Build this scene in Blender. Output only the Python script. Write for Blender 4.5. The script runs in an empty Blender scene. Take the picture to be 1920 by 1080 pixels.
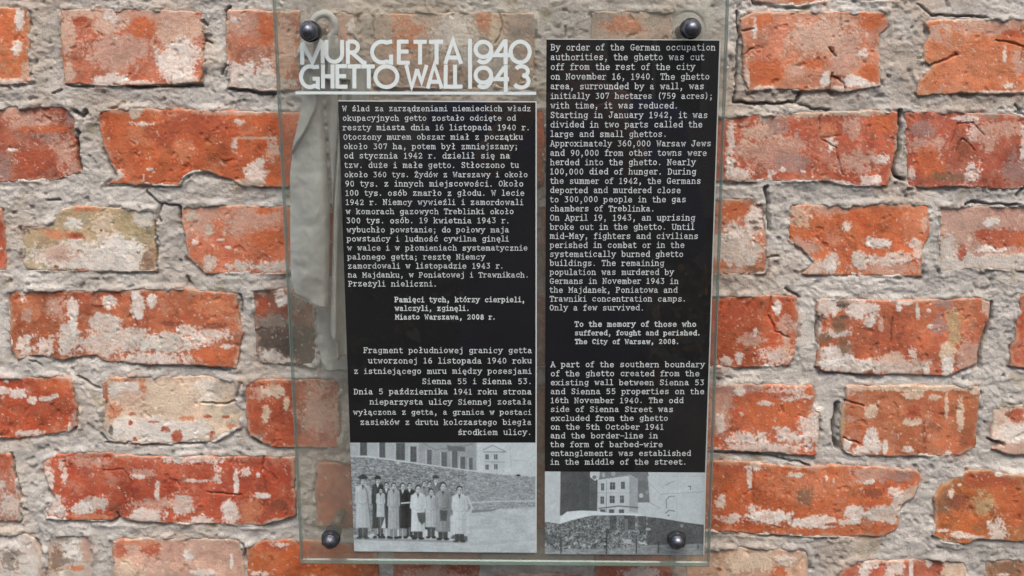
import bpy, math, random
import numpy as np
R = math.radians
rng = np.random.RandomState(7)
random.seed(7)

# ------------------------------------------------------------------ camera
F_PX, PITCH, DIST, CAM_Z = 1940.0, R(11.9), 0.95, 1.52
sc = bpy.context.scene
C = sc.collection
cam_d = bpy.data.cameras.new('camera'); cam = bpy.data.objects.new('camera', cam_d); C.objects.link(cam)
cam_d.sensor_width = 36.0; cam_d.lens = F_PX / 1920 * 36
cam_d.clip_start = 0.01; cam_d.clip_end = 500
cam.location = (0, -DIST, CAM_Z); cam.rotation_euler = (R(90) - PITCH, 0, 0)
sc.camera = cam

# ------------------------------------------------------------------ sky, sun, exposure
SUN_EL, SUN_AZ = R(62), R(-28)         # azimuth measured from straight in front of the wall, negative = left
w = bpy.data.worlds.new('World'); sc.world = w; w.use_nodes = True
nt = w.node_tree
sky = nt.nodes.new('ShaderNodeTexSky'); sky.sky_type = 'NISHITA'; sky.sun_disc = False
sky.sun_elevation = SUN_EL; sky.sun_rotation = R(180) + SUN_AZ
sky.air_density = 1.0; sky.dust_density = 6.0; sky.ozone_density = 0.6
bg = nt.nodes['Background']; bg.inputs['Strength'].default_value = 0.15
nt.links.new(sky.outputs[0], bg.inputs['Color'])
sd = bpy.data.lights.new('sun', 'SUN'); sd.energy = 1.15; sd.angle = R(32); sd.color = (1, 0.96, 0.91)
so = bpy.data.objects.new('sun', sd); C.objects.link(so)
from mathutils import Vector
sdir = Vector((math.cos(SUN_EL)*math.sin(SUN_AZ), -math.cos(SUN_EL)*math.cos(SUN_AZ), math.sin(SUN_EL)))
so.rotation_euler = sdir.to_track_quat('Z', 'Y').to_euler()
so.location = sdir * 5
vs = sc.view_settings
vs.view_transform = 'Standard'; vs.look = 'None'; vs.exposure = 0.92; vs.gamma = 1.0

# ------------------------------------------------------------------ plane coordinates
def unproj(px, py, depth=0.0):
    """photo pixel -> point on the vertical plane `depth` metres in front of the wall face"""
    u = (np.asarray(px, float) - 960) / F_PX; v = (540 - np.asarray(py, float)) / F_PX
    yy = math.cos(PITCH) + v * math.sin(PITCH); zz = v * math.cos(PITCH) - math.sin(PITCH)
    t = (DIST - depth) / yy
    return u * t, CAM_Z + zz * t
GF, GB = 0.056, 0.046                   # front and back face of the glass
def srgb(c):
    c = np.asarray(c, float) / 255
    return np.where(c < .04045, c / 12.92, ((c + .055) / 1.055) ** 2.4)

# ------------------------------------------------------------------ noise
def _hash(ix, iy, seed):
    n = (ix.astype(np.int64) * 374761393 + iy.astype(np.int64) * 668265263 + seed * 974634777) & 0x7fffffff
    n = ((n ^ (n >> 13)) * 1274126177) & 0x7fffffff
    n = (n ^ (n >> 16)) & 0xffff
    return n / 65535.0
def vnoise(x, y, seed=0):
    ix = np.floor(x); iy = np.floor(y); fx = x - ix; fy = y - iy
    fx = fx*fx*(3-2*fx); fy = fy*fy*(3-2*fy)
    a = _hash(ix, iy, seed); b = _hash(ix+1, iy, seed); c = _hash(ix, iy+1, seed); d = _hash(ix+1, iy+1, seed)
    return (a*(1-fx)+b*fx)*(1-fy) + (c*(1-fx)+d*fx)*fy
def fbm(x, y, scale, octs=4, seed=0, gain=.5):
    """about -1..1"""
    s = 0; a = 1; t = 0
    for o in range(octs):
        th = .6*o + .3
        xr = (x*math.cos(th) - y*math.sin(th)) / scale * 2**o; yr = (x*math.sin(th) + y*math.cos(th)) / scale * 2**o
        s = s + a * (vnoise(xr + 13.7*o, yr + 7.3*o, seed + o*17) * 2 - 1); t += a; a *= gain
    return s / t * 1.6
def sstep(a, b, x):
    t = np.clip((x - a) / (b - a), 0, 1); return t*t*(3-2*t)
def seg_dist(x, y, pts, closed=False):
    d = np.full(x.shape, 1e9); n = len(pts)
    for i in range(n if closed else n-1):
        ax, ay = pts[i]; bx, by = pts[(i+1) % n]
        dx, dy = bx-ax, by-ay; L = dx*dx+dy*dy + 1e-9
        t = np.clip(((x-ax)*dx + (y-ay)*dy) / L, 0, 1)
        d = np.minimum(d, (x-ax-t*dx)**2 + (y-ay-t*dy)**2)
    return np.sqrt(d)
def inside(x, y, pts):
    ins = np.zeros(x.shape, bool); n = len(pts)
    for i in range(n):
        ax, ay = pts[i]; bx, by = pts[(i+1) % n]
        if ay == by: continue
        c = ((ay > y) != (by > y)) & (x < (bx-ax)*(y-ay)/(by-ay) + ax)
        ins ^= c
    return ins
def sdf(x, y, pts):
    d = seg_dist(x, y, pts, True); return np.where(inside(x, y, pts), d, -d)

# ------------------------------------------------------------------ object helpers
def new_mesh(name, verts, faces, mat=None, parent=None, smooth=False, cols=None):
    me = bpy.data.meshes.new(name)
    verts = np.asarray(verts, float).reshape(-1, 3)
    if isinstance(faces, np.ndarray):
        n, k = faces.shape
        me.vertices.add(len(verts)); me.vertices.foreach_set('co', verts.ravel())
        me.loops.add(n*k); me.loops.foreach_set('vertex_index', faces.ravel().astype(np.int32))
        me.polygons.add(n); me.polygons.foreach_set('loop_start', (np.arange(n)*k).astype(np.int32))
        me.polygons.foreach_set('loop_total', np.full(n, k, np.int32))
        me.update(calc_edges=True)
    else:
        me.from_pydata([tuple(v) for v in verts], [], [list(f) for f in faces])
    if smooth: me.polygons.foreach_set('use_smooth', [True]*len(me.polygons))
    if cols is not None:
        at = me.color_attributes.new('tint', 'FLOAT_COLOR', 'POINT')
        c4 = np.ones((len(verts), 4), np.float32); c4[:, :3] = np.clip(cols, 0, 1)
        at.data.foreach_set('color', c4.ravel())
    if mat: me.materials.append(mat)
    o = bpy.data.objects.new(name, me); C.objects.link(o)
    if parent: o.parent = parent
    return o
def thing(name, label, cat, loc=(0, 0, 0), group=None):
    o = bpy.data.objects.new(name, None); o.empty_display_size = .05; C.objects.link(o)
    o['label'] = label; o['category'] = cat
    if group: o['group'] = group
    o.location = loc
    return o
def grid_faces(ny, nx, keep=None):
    i = np.arange((ny-1)*(nx-1)).reshape(ny-1, nx-1)
    r, c = np.divmod(i, nx-1); a = r*nx + c
    f = np.stack([a, a+nx, a+nx+1, a+1], -1)
    return f[keep] if keep is not None else f.reshape(-1, 4)
def compact(verts, faces, cols=None):
    used = np.zeros(len(verts), bool); used[faces.ravel()] = True
    idx = np.cumsum(used) - 1
    return verts[used], idx[faces], (cols[used] if cols is not None else None)

# ------------------------------------------------------------------ materials
def mat_new(name):
    m = bpy.data.materials.new(name); m.use_nodes = True
    return m, m.node_tree, m.node_tree.nodes['Principled BSDF']
def N(nt, t, **kw):
    n = nt.nodes.new(t)
    for k, v in kw.items():
        if k in ('ins',):
            for kk, vv in v.items(): n.inputs[kk].default_value = vv
        else: setattr(n, k, v)
    return n
def noise(nt, scale, detail=6, rough=.6, coord=None):
    n = N(nt, 'ShaderNodeTexNoise'); n.inputs['Scale'].default_value = scale
    n.inputs['Detail'].default_value = detail; n.inputs['Roughness'].default_value = rough
    if coord is not None: nt.links.new(coord, n.inputs['Vector'])
    return n
def ramp(nt, src, p0, c0, p1, c1):
    r = N(nt, 'ShaderNodeValToRGB'); e = r.color_ramp.elements
    e[0].position = p0; e[0].color = (*c0, 1); e[1].position = p1; e[1].color = (*c1, 1)
    nt.links.new(src, r.inputs[0]); return r
def mix(nt, a, b, fac, mode='MIX'):
    m = N(nt, 'ShaderNodeMix', data_type='RGBA', blend_type=mode)
    if isinstance(fac, (int, float)): m.inputs[0].default_value = fac
    else: nt.links.new(fac, m.inputs[0])
    for s, k in ((a, 6), (b, 7)):
        if isinstance(s, tuple): m.inputs[k].default_value = (*s, 1)
        else: nt.links.new(s, m.inputs[k])
    return m.outputs[2]
def math_(nt, op, a, b=0.0, c=None):
    m = N(nt, 'ShaderNodeMath', operation=op)
    for i, s in enumerate((a, b) if c is None else (a, b, c)):
        if isinstance(s, (int, float)): m.inputs[i].default_value = s
        else: nt.links.new(s, m.inputs[i])
    return m.outputs[0]

def masonry(name, mottle, speck, speckcol, bump, pit=0.0):
    m, nt, b = mat_new(name)
    geo = N(nt, 'ShaderNodeNewGeometry').outputs['Position']
    at = N(nt, 'ShaderNodeAttribute', attribute_name='tint').outputs['Color']
    n1 = noise(nt, 55, 8, .65, geo)
    col = mix(nt, at, ramp(nt, n1.outputs[0], .25, (1-mottle,)*3, .75, (1+mottle*.5, 1+mottle*.45, 1+mottle*.4)).outputs[0], 1.0, 'MULTIPLY')
    # fine pale flecks
    n2 = noise(nt, 420, 4, .7, geo); n2b = noise(nt, 60, 4, .6, geo)
    f = math_(nt, 'ADD', n2.outputs[0], math_(nt, 'MULTIPLY', n2b.outputs[0], .5))
    fr = ramp(nt, f, speck, (0, 0, 0), speck + .05, (1, 1, 1)).outputs[0]
    col = mix(nt, col, speckcol, math_(nt, 'MULTIPLY', fr, .75))
    # dark grains / pores
    n3 = noise(nt, 700, 3, .6, geo)
    dk = ramp(nt, n3.outputs[0], .30, (1-pit,)*3, .42, (1, 1, 1)).outputs[0]
    col = mix(nt, col, dk, 1.0, 'MULTIPLY')
    nt.links.new(col, b.inputs['Base Color'])
    b.inputs['Roughness'].default_value = .92
    b.inputs['Specular IOR Level'].default_value = .2
    hs = math_(nt, 'ADD', math_(nt, 'MULTIPLY', noise(nt, 1500, 5, .75, geo).outputs[0], .6), noise(nt, 480, 6, .75, geo).outputs[0])
    bp = N(nt, 'ShaderNodeBump'); bp.inputs['Strength'].default_value = 1.0; bp.inputs['Distance'].default_value = bump
    nt.links.new(hs, bp.inputs['Height']); nt.links.new(bp.outputs[0], b.inputs['Normal'])
    return m
MAT_BRICK = masonry('brick_clay', .20, .98, tuple(srgb((214, 190, 176))), .0011, .18)
MAT_MORTAR = masonry('lime_mortar', .20, 1.02, tuple(srgb((222, 218, 210))), .0022, .35)

# ------------------------------------------------------------------ brick wall data
# views of the photograph used for tracing: origin x, origin y; scale 2.843
V = {'L1': (0, 0), 'L2': (0, 350), 'L3': (0, 700), 'R1': (1340, 0), 'R2': (1340, 350), 'R3': (1340, 700)}
SC = 2.843
COL = dict(
    lime=(218, 216, 214), limeg=(198, 196, 192), pink=(193, 152, 138), pale=(205, 172, 155), cream=(214, 194, 172),
    mort=(178, 170, 159), org=(198, 92, 52), lorg=(205, 118, 82), red=(172, 72, 48), dred=(128, 62, 46), dark=(74, 68, 68),
    brown=(124, 90, 70), ochre=(176, 156, 116), gray=(128, 120, 114), purp=(150, 118, 116))
# view, base colour, outline, patches (colour, cx, cy, rx, ry[, speckle 0..1]), proud mm
BR = [
 ('L1', (203,108,66), [(-320,30),(-20,30),(110,38),(160,50),(168,180),(160,330),(178,440),(60,455),(-320,455)],
   [('lime',108,105,28,60),('lime',95,258,32,40),('lime',60,436,110,20,.5),('pink',-60,440,80,24),('org',20,150,50,80),('pale',140,380,25,60,.4)], 1),
 ('L1', (186,100,74), [(325,45),(600,43),(1080,58),(1088,200),(1092,350),(1075,440),(900,458),(640,460),(345,450),(330,300)],
   [('pale',600,120,90,70),('pale',960,150,140,130),('pink',620,270,190,110,.3),('pale',370,180,40,110),('pale',370,380,30,60),('pale',440,70,110,30,.3),('lime',952,325,104,106),('lime',985,420,60,35),('lime',600,422,95,28),('lime',730,440,110,14,.3),('lime',590,90,40,30,.5),('pink',860,80,230,30,.3),('org',760,150,70,55,.2),('red',430,110,34,24,.2)], 3),
 ('L1', (188,112,88), [(1205,48),(1470,58),(1600,60),(1608,480),(1470,490),(1390,488),(1330,480),(1215,465),(1205,300),(1200,150)],
   [('pink',1260,120,120,80,.3),('lime',1290,410,110,90,.25),('lime',1420,400,60,80,.4),('limeg',1400,440,180,40,.2),('pale',1520,260,60,160,.4),('lime',1250,110,30,20,.5),('org',1420,160,40,80,.3)], 3),
 ('L1', (164,80,60), [(-320,575),(90,565),(370,560),(395,600),(412,640),(408,700),(425,850),(435,920),(300,965),(80,975),(-320,968)],
   [('pink',60,600,70,40,.5),('pink',180,650,120,60,.6),('purp',260,720,90,40,.5),('pink',340,820,60,100,.6),('dred',420,760,16,160),('lime',70,800,40,10,.4),('org',250,690,150,20,.4),('red',200,850,100,70,.2),('purp',380,620,30,50,.4),('pink',400,900,40,50,.5),('purp',20,900,40,80,.5)], 0),  # tall dred strip: shade along the right edge, painted into the brick colour
 ('L1', (195,86,48), [(520,578),(600,575),(1000,580),(1475,592),(1690,595),(1700,1000),(1500,1000),(1290,995),(1230,960),(1100,918),(1030,925),(985,950),(960,995),(800,990),(560,985),(625,940),(590,880),(550,780),(525,680)],
   [('org',720,700,120,140,.2),('lorg',760,720,80,60,.3),('red',860,720,90,60,.5),('red',1080,650,200,90,.4),('lorg',990,790,60,60,.3),('mort',722,600,44,34),('lime',640,930,30,30,.4),('lime',1370,925,56,75,.25),('pale',1455,790,36,70,.4),('mort',1330,980,90,28,.2),('lime',800,902,18,10),('lime',1280,650,25,16,.6),('lime',1250,770,20,30,.7),('pale',1330,735,110,8,.3),('pink',1250,600,200,14,.3),('lime',760,660,60,12,.7)], 3),
 ('L2', (190,86,60), [(-320,100),(5,115),(28,200),(40,290),(38,450),(-320,455)], [('red',0,300,60,80,.4),('lime',8,330,8,6)], 1),
 ('L2', (176,156,122), [(330,112),(440,100),(700,112),(830,125),(848,300),(838,450),(700,458),(400,456),(150,450),(115,420),(120,300),(112,210),(270,205)],
   [('lime',470,380,420,92),('pink',300,360,110,50,.6),('lime',640,300,120,70,.3),('ochre',720,200,100,80,.3),('cream',560,200,80,60,.4),('lime',395,198,58,32),('limeg',780,160,60,60,.4),('lorg',460,118,74,16),('dark',140,230,30,26,.4),('brown',200,215,50,14,.3),('red',405,258,56,18),('dred',400,262,40,9),('red',240,448,110,8),('red',420,446,70,8,.3),('brown',800,400,50,70,.6),('dark',540,232,10,9),('dred',300,428,14,12),('lorg',300,255,80,26,.4)], 1),
 ('L2', (202,108,78), [(968,100),(1100,96),(1500,100),(1610,104),(1620,470),(1300,466),(1100,466),(1040,412),(1000,380),(985,250),(965,180)],
   [('pink',1060,180,90,90,.4),('pink',1330,160,160,80,.5),('org',1440,290,120,64,.2),('org',1410,120,60,30,.2),('limeg',1115,405,44,38,.3),('limeg',1290,425,90,30,.4),('lime',1215,324,22,9),('lime',1040,295,18,14,.3),('limeg',1450,425,130,30,.5),('mort',1020,150,30,40,.5),('lime',1185,283,25,6),('mort',1120,230,20,30,.4)], 2),
 ('L2', (178,88,58), [(40,562),(90,550),(690,546),(1000,541),(1265,568),(1280,700),(1300,780),(1265,968),(1050,955),(800,950),(560,932),(520,900),(410,912),(340,930),(220,898),(170,903),(95,930),(60,870),(45,700)],
   [('lorg',160,640,60,60,.5),('limeg',640,820,240,80),('limeg',900,830,160,60,.2),('limeg',560,720,95,48),('lime',390,650,36,56),('limeg',370,800,56,95,.2),('lime',395,730,22,50),('lime',586,612,42,36,.3),('lime',740,640,40,84,.2),('lime',812,608,28,38),('lime',730,570,26,36,.4),('lime',140,840,40,64,.5),('pink',145,680,32,40),('lime',120,590,12,40,.3),('lime',1100,790,110,44,.6),('lime',1000,770,60,40,.5),('lime',850,915,220,32,.35),('lime',1220,850,40,16,.3),('pink',300,640,50,60,.5),('dred',900,728,70,14),('dred',1150,740,70,18,.2),('lorg',1140,640,100,50,.3),('org',1150,900,110,36,.3),('lime',240,850,60,60,.6),('red',480,898,60,8)], 2),
 ('L2', (128,80,68), [(1342,548),(1530,540),(1680,545),(1690,970),(1540,950),(1380,940),(1365,850),(1352,700)],
   [('dark',1500,790,170,100),('dark',1640,860,120,110,.2),('gray',1450,720,120,40,.5),('lime',1500,592,34,44,.3),('limeg',1440,905,70,44,.2),('limeg',1520,930,60,20,.4),('red',1400,640,50,40,.4),('gray',1600,600,50,60,.5)], 1),
 ('L3', (186,72,44), [(-320,15),(120,20),(370,12),(395,40),(410,200),(415,280),(372,318),(200,340),(60,350),(-320,352)],
   [('lime',15,88,52,20,.2),('lime',108,108,46,28,.15),('lime',176,142,26,20,.1),('lime',250,132,38,17,.2),('lime',300,116,22,12),('lime',38,38,12,12),('lime',150,318,80,18,.4),('lime',374,285,10,40,.3),('lime',60,188,7,6),('lime',262,272,8,5),('org',300,60,90,30,.3),('purp',400,250,20,40,.4)], 2),
 ('L3', (212,190,168), [(540,52),(590,15),(800,10),(1100,10),(1285,40),(1255,130),(1305,190),(1290,290),(1150,370),(900,380),(620,376),(570,345),(545,280),(548,150)],
   [('lime',850,310,300,76),('lime',660,80,90,50,.3),('lime',1100,90,100,60,.4),('cream',900,120,180,80),('pale',700,140,90,60,.4),('red',556,110,22,80),('lorg',640,30,90,14,.3),('lorg',760,60,20,60,.5),('lorg',600,200,40,40,.6),('red',700,218,24,12),('red',695,265,14,14),('red',880,296,27,18),('red',946,338,30,36),('red',715,360,12,18),('red',1132,330,15,42),('red',1105,228,26,10),('red',1200,232,20,10),('lorg',1232,288,20,20,.4),('red',820,258,40,6,.4),('lorg',1000,240,50,10,.4),('mort',1220,60,90,60),('mort',1230,190,60,30),('mort',1200,340,60,40,.2),('dark',590,300,12,30,.5)], 0),
 ('L3', (182,82,54), [(1300,60),(1335,30),(1550,25),(1810,30),(1815,400),(1560,398),(1450,395),(1400,370),(1330,330),(1315,250),(1305,120)],
   [('pink',1400,110,70,40,.5),('cream',1460,90,60,40,.2),('cream',1530,160,18,36),('cream',1420,215,26,44,.2),('purp',1365,340,50,20),('lorg',1450,40,90,12,.3),('pink',1700,200,120,150,.4)], 3),
 ('L3', (184,112,92), [(-320,425),(60,425),(85,540),(125,660),(110,720),(112,790),(-320,795)],
   [('limeg',10,590,30,20,.3),('limeg',60,700,60,80,.6),('red',40,480,40,50,.4)], 1),
 ('L3', (174,68,46), [(232,475),(300,432),(400,418),(600,415),(620,430),(1000,440),(1290,435),(1578,440),(1580,760),(1400,812),(1200,805),(850,798),(700,785),(640,762),(590,790),(340,782),(250,775),(235,720),(300,662),(262,600),(235,540)],
   [('lime',262,560,30,70,.2),('lime',280,700,70,60,.2),('lime',330,740,30,40,.3),('limeg',510,695,80,44,.25),('lime',440,720,50,40,.4),('lime',790,750,100,44,.3),('lime',842,630,14,60,.1),('limeg',970,690,66,60,.3),('pink',760,530,60,26,.5),('lime',740,548,40,14,.3),('lime',1230,740,52,70,.1),('lime',1262,570,16,74,.15),('lime',1400,646,62,17,.1),('lime',1080,780,60,24,.3),('lime',930,455,60,18,.6),('lime',345,545,15,44,.4),('lime',330,490,14,30,.4),('lime',1060,570,80,8,.6),('pink',470,470,140,26,.6),('lime',1380,540,12,22,.2),('lime',1310,520,30,24,.6),('lime',1160,540,20,60,.7),('lime',1050,460,160,20,.7),('dred',620,730,40,30,.4),('dred',1490,700,60,34,.2),('red',1100,640,160,10,.2),('lorg',1340,720,60,70,.3),('mort',1500,790,90,20),('pink',840,690,120,30,.4),('lorg',480,760,90,16,.2)], 3),
 ('L3', (192,190,187), [(-320,850),(140,850),(190,880),(228,960),(240,1100),(245,1200),(-320,1200)],
   [('gray',40,990,50,60,.6),('gray',80,960,90,10,.4),('lime',60,900,90,40)], 0),
 ('L3', (176,166,158), [(255,862),(480,858),(500,950),(494,1100),(490,1220),(255,1220),(240,960)],
   [('lime',380,960,60,60,.3),('lime',430,880,60,30,.4),('brown',300,1000,50,60,.5),('brown',210,880,50,60),('gray',340,1000,60,20,.5),('lorg',400,1040,50,14,.2),('pink',460,920,30,80,.4)], -1),
 ('L3', (194,152,136), [(596,890),(640,878),(1000,875),(1280,885),(1300,950),(1315,1100),(1315,1270),(600,1270),(604,1000)],
   [('red',810,935,58,40,.3),('red',640,930,44,70,.3),('lorg',730,900,110,14,.4),('lime',1010,962,38,36,.3),('lime',1080,1060,60,20,.3),('pink',1150,940,130,60,.4),('cream',700,1040,80,60,.5),('lime',1235,1000,10,40)], 2),
 ('L3', (188,84,42), [(1312,930),(1400,885),(1560,880),(1900,900),(2020,905),(2020,1270),(1330,1270),(1320,1100)],
   [('lime',1390,1060,54,16,.3),('red',1450,920,90,30,.5),('lime',1490,910,40,12,.6),('org',1480,1040,60,60,.3)], 3),
 # top row, right side
 ('R1', (190,132,108), [(160,-330),(700,-330),(700,-20),(600,14),(450,40),(330,30),(200,5)], [('org',480,10,110,18,.3),('pink',250,-20,90,50,.4)], -1),
 ('R1', (172,124,106), [(740,-330),(1050,-330),(1060,-10),(1000,14),(780,12),(735,0)], [('purp',820,-10,90,40,.4)], 0),
 ('R1', (190,176,160), [(1100,-330),(1950,-330),(1950,-60),(1400,-40),(1110,-60)], [], 0),
 ('R1', (202,124,96), [(128,100),(200,65),(600,60),(920,60),(925,150),(882,190),(880,300),(884,460),(690,496),(600,480),(480,490),(280,480),(170,498),(145,400),(150,250),(130,170)],
   [('pale',560,190,220,110,.3),('pink',680,300,90,120,.3),('org',260,400,110,76,.2),('org',480,340,130,22,.5),('org',830,390,60,60,.1),('org',840,110,70,50,.4),('org',240,110,60,50,.4),('lime',585,420,30,46,.1),('pink',430,380,50,44,.4),('lime',210,160,13,46,.3),('lime',780,280,36,24,.4),('lime',745,435,70,34,.1),('lime',830,462,60,24,.1),('lime',650,475,40,22,.2),('mort',720,495,60,20),('lime',165,420,20,80,.4),('lime',260,470,60,14,.4),('dred',620,265,14,18,.3),('dred',650,410,40,10,.4)], 3),
 ('R1', (206,112,72), [(1110,112),(1250,100),(1500,95),(1950,110),(1950,500),(1500,505),(1300,500),(1080,515),(1065,490),(1090,430),(1150,356),(1108,328),(1115,250),(1140,180)],
   [('pink',1450,135,220,50,.4),('pale',1400,100,190,30,.3),('pink',1150,170,60,50,.5),('lime',1560,450,44,26,.5),('lime',1100,290,14,50,.2),('lorg',1400,340,200,100,.4),('pink',1610,330,30,80,.4),('pale',1240,150,30,30,.4),('lime',1540,300,12,50,.6),('lime',1500,492,120,10,.4),('red',1600,180,60,20,.4),('red',1290,280,30,12,.3)], 3),
 ('R1', (178,80,58), [(-140,600),(70,625),(200,604),(640,592),(800,588),(982,590),(985,700),(968,850),(945,930),(915,995),(700,992),(600,972),(400,970),(60,972),(-140,975)],
   [('pink',300,790,190,100,.35),('pale',250,700,120,60,.5),('purp',400,860,100,60,.3),('lime',84,760,20,140,.4),('lime',130,930,60,38,.4),('lime',78,900,20,60,.2),('lime',880,850,46,30,.3),('pink',760,860,110,70,.4),('lime',826,962,54,30,.2),('lime',650,975,70,18,.2),('lime',360,905,20,16,.1),('lime',622,770,26,56,.5),('pink',730,670,60,60,.5),('mort',270,628,34,26),('org',900,650,90,60,.3),('lime',300,930,20,22,.5),('lime',470,915,12,8),('purp',340,660,50,60,.5),('lorg',600,690,50,40,.4),('mort',440,610,180,16,.4),('mort',720,600,180,20,.3)], 2),
 ('R1', (168,76,58), [(1008,592),(1260,590),(1640,612),(1950,620),(1950,1000),(1640,1000),(1550,1012),(1300,998),(1110,1005),(1022,1002),(1015,850),(1005,700)],
   [('lime',1330,630,70,18,.4),('gray',1480,612,70,18,.4),('pink',1560,680,110,40,.6),('lime',1382,715,46,50,.55),('pink',1450,730,60,70,.4),('lime',1368,930,44,60,.55),('pink',1130,770,100,44,.4),('lime',1048,930,22,56,.5),('org',1150,880,90,90,.4),('brown',1230,945,100,24,.4),('purp',1600,900,90,90,.5),('purp',1120,690,70,50,.4),('lime',1640,780,20,90,.5),('dred',1320,790,60,50,.7)], 2),
 ('R2', (196,110,78), [(-160,60),(30,64),(200,56),(262,90),(276,200),(282,300),(278,430),(268,466),(140,470),(35,470),(-160,472)],
   [('limeg',130,330,150,96,.1),('lime',220,190,56,84,.2),('lime',100,230,60,40,.3),('brown',235,80,50,26,.2),('brown',272,160,12,90),('dark',215,190,34,10,.6),('dark',225,225,26,12,.5),('brown',200,448,70,20,.3),('pink',100,448,80,18,.3),('org',90,120,80,40,.3)], 1),
 ('R2', (200,94,54), [(392,98),(560,95),(700,97),(900,86),(1145,97),(1147,250),(1112,330),(1105,482),(800,477),(450,470),(520,400),(470,340),(390,290),(385,170)],
   [('lorg',1060,180,76,110,.25),('pale',450,150,60,60,.5),('pink',600,120,90,40,.5),('pink',480,320,90,44,.4),('limeg',620,390,50,50,.4),('pink',900,430,190,44,.4),('limeg',950,380,140,36,.3),('lime',870,300,70,26,.2),('lime',820,285,18,30,.2),('limeg',540,430,110,36,.5),('limeg',770,390,50,50,.3),('lime',620,430,22,50,.2),('org',890,355,26,20,.2),('lime',1060,300,40,24,.3),('lime',700,215,16,30,.6),('limeg',1080,350,40,40,.3),('red',640,330,50,16,.5),('pale',1115,200,14,40,.3)], 2),
 ('R2', (190,146,132), [(1195,105),(1400,100),(1950,98),(1950,470),(1400,440),(1195,460),(1190,300)],
   [('limeg',1480,420,330,66,.1),('pink',1300,200,110,100,.3),('red',1560,270,150,46,.2),('red',1430,250,50,26,.4),('red',1320,355,24,36,.4),('lime',1480,190,50,24,.4),('org',1700,300,120,50,.3),('lime',1480,330,100,18,.5),('limeg',1240,330,50,100,.3),('red',1520,318,40,12,.3)], -1),
 ('R2', (186,78,48), [(-160,578),(30,582),(280,575),(440,580),(446,700),(434,880),(400,958),(100,968),(-160,970)],
   [('lime',332,640,26,44,.02),('pink',190,815,76,36,.4),('lime',215,780,14,26,.2),('lime',130,915,28,36,.4),('lime',320,900,100,54,.65),('pale',380,850,40,70,.5),('pink',385,730,50,50,.4),('dred',75,640,10,40),('red',100,700,60,70,.4),('lime',60,930,50,20,.6)], 2),
 ('R2', (186,92,62), [(540,600),(580,588),(900,600),(1410,590),(1474,620),(1450,740),(1418,840),(1400,940),(1230,1012),(1000,1002),(760,1000),(560,985),(532,960),(545,800),(540,700)],
   [('lime',610,640,70,60,.25),('lime',770,650,84,60,.3),('lime',820,720,40,30,.3),('lime',650,780,80,24,.3),('limeg',550,740,20,80,.3),('brown',662,730,44,44,.1),('dark',690,690,24,12,.3),('brown',582,802,34,30,.1),('dark',680,622,34,18,.4),('dark',560,700,18,20,.3),('lime',640,900,100,60,.1),('lime',700,950,150,40,.1),('limeg',900,950,220,44,.2),('pale',960,910,60,30,.4),('brown',690,850,40,44,.3),('cream',1236,900,44,90,.1),('lime',1232,960,30,50,.1),('ochre',1275,700,50,60,.3),('ochre',1270,790,34,60,.3),('lime',1075,665,12,46,.1),('lime',1010,615,50,12,.2),('lime',975,640,14,26,.1),('lime',1136,658,12,10),('lime',1160,742,34,12,.1),('lime',1052,888,22,32,.3),('pink',880,730,16,34,.1),('purp',1210,620,56,24,.2),('purp',1190,730,40,60,.5),('lime',1125,975,20,24),('pink',1350,900,60,90,.4),('lorg',1330,680,40,90,.3),('pale',1440,640,26,40,.3),('dred',900,690,8,10),('dred',820,985,20,16)], 4),
 ('R2', (190,78,48), [(1622,575),(1700,560),(1950,560),(1950,970),(1640,966),(1560,960),(1585,830),(1615,680)], [('pink',1680,700,40,120,.5)], 3),
 ('R3', (198,94,62), [(-160,58),(10,62),(200,50),(520,65),(530,110),(520,185),(556,205),(550,330),(545,430),(520,440),(300,420),(5,415),(-160,415)],
   [('pink',30,180,70,140,.4),('purp',100,80,160,26,.3),('org',300,200,170,80,.2),('lime',240,392,250,34,.45),('lime',380,320,70,44,.35),('lime',500,300,50,110,.45),('lime',150,345,70,36,.4),('lime',260,155,34,14,.4),('lime',400,100,130,34,.6),('lime',30,270,26,60,.3),('lime',130,90,26,26,.4),('lime',250,350,26,44,.3),('lime',540,260,12,140,.1),('lime',140,215,14,16,.2),('red',300,110,120,16,.5),('org',500,90,26,20,.1)], 4),
 ('R3', (184,98,64), [(692,62),(760,55),(1400,64),(1412,100),(1400,250),(1390,395),(1300,440),(1000,444),(740,440),(690,420),(668,380),(662,300),(668,200),(694,150)],
   [('cream',1050,76,380,18),('cream',1060,112,60,26,.05),('cream',1170,125,30,22),('cream',1232,170,13,70),('cream',1304,210,20,96),('cream',1380,90,30,20),('pale',720,70,40,30,.4),('cream',1050,252,50,28,.3),('cream',832,196,32,40,.1),('lime',834,360,46,70,.03),('lime',800,400,60,20,.1),('lime',905,388,14,36),('lime',1026,404,32,20,.05),('lime',706,372,22,40,.1),('lime',780,420,60,14,.1),('lime',1240,425,18,18,.3),('lime',870,158,6,10),('pink',720,235,34,24,.4),('ochre',680,240,14,80,.2),('red',1050,200,60,40,.4),('lorg',950,180,70,50,.4),('dred',1115,330,12,80,.6)], 3),
 ('R3', (202,188,174), [(1480,190),(1560,165),(1950,160),(1950,440),(1560,436),(1468,400),(1535,372),(1468,350)],
   [('red',1605,225,46,36,.1),('dred',1565,210,20,20,.2),('lime',1600,320,120,60,.3),('red',1500,405,36,16,.3),('pink',1600,400,90,40,.5)], 1),
 ('R3', (190,88,50), [(-160,455),(130,460),(450,492),(700,482),(1080,510),(1108,560),(1060,660),(1000,700),(975,830),(880,872),(600,876),(400,866),(100,850),(-160,846)],
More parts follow.
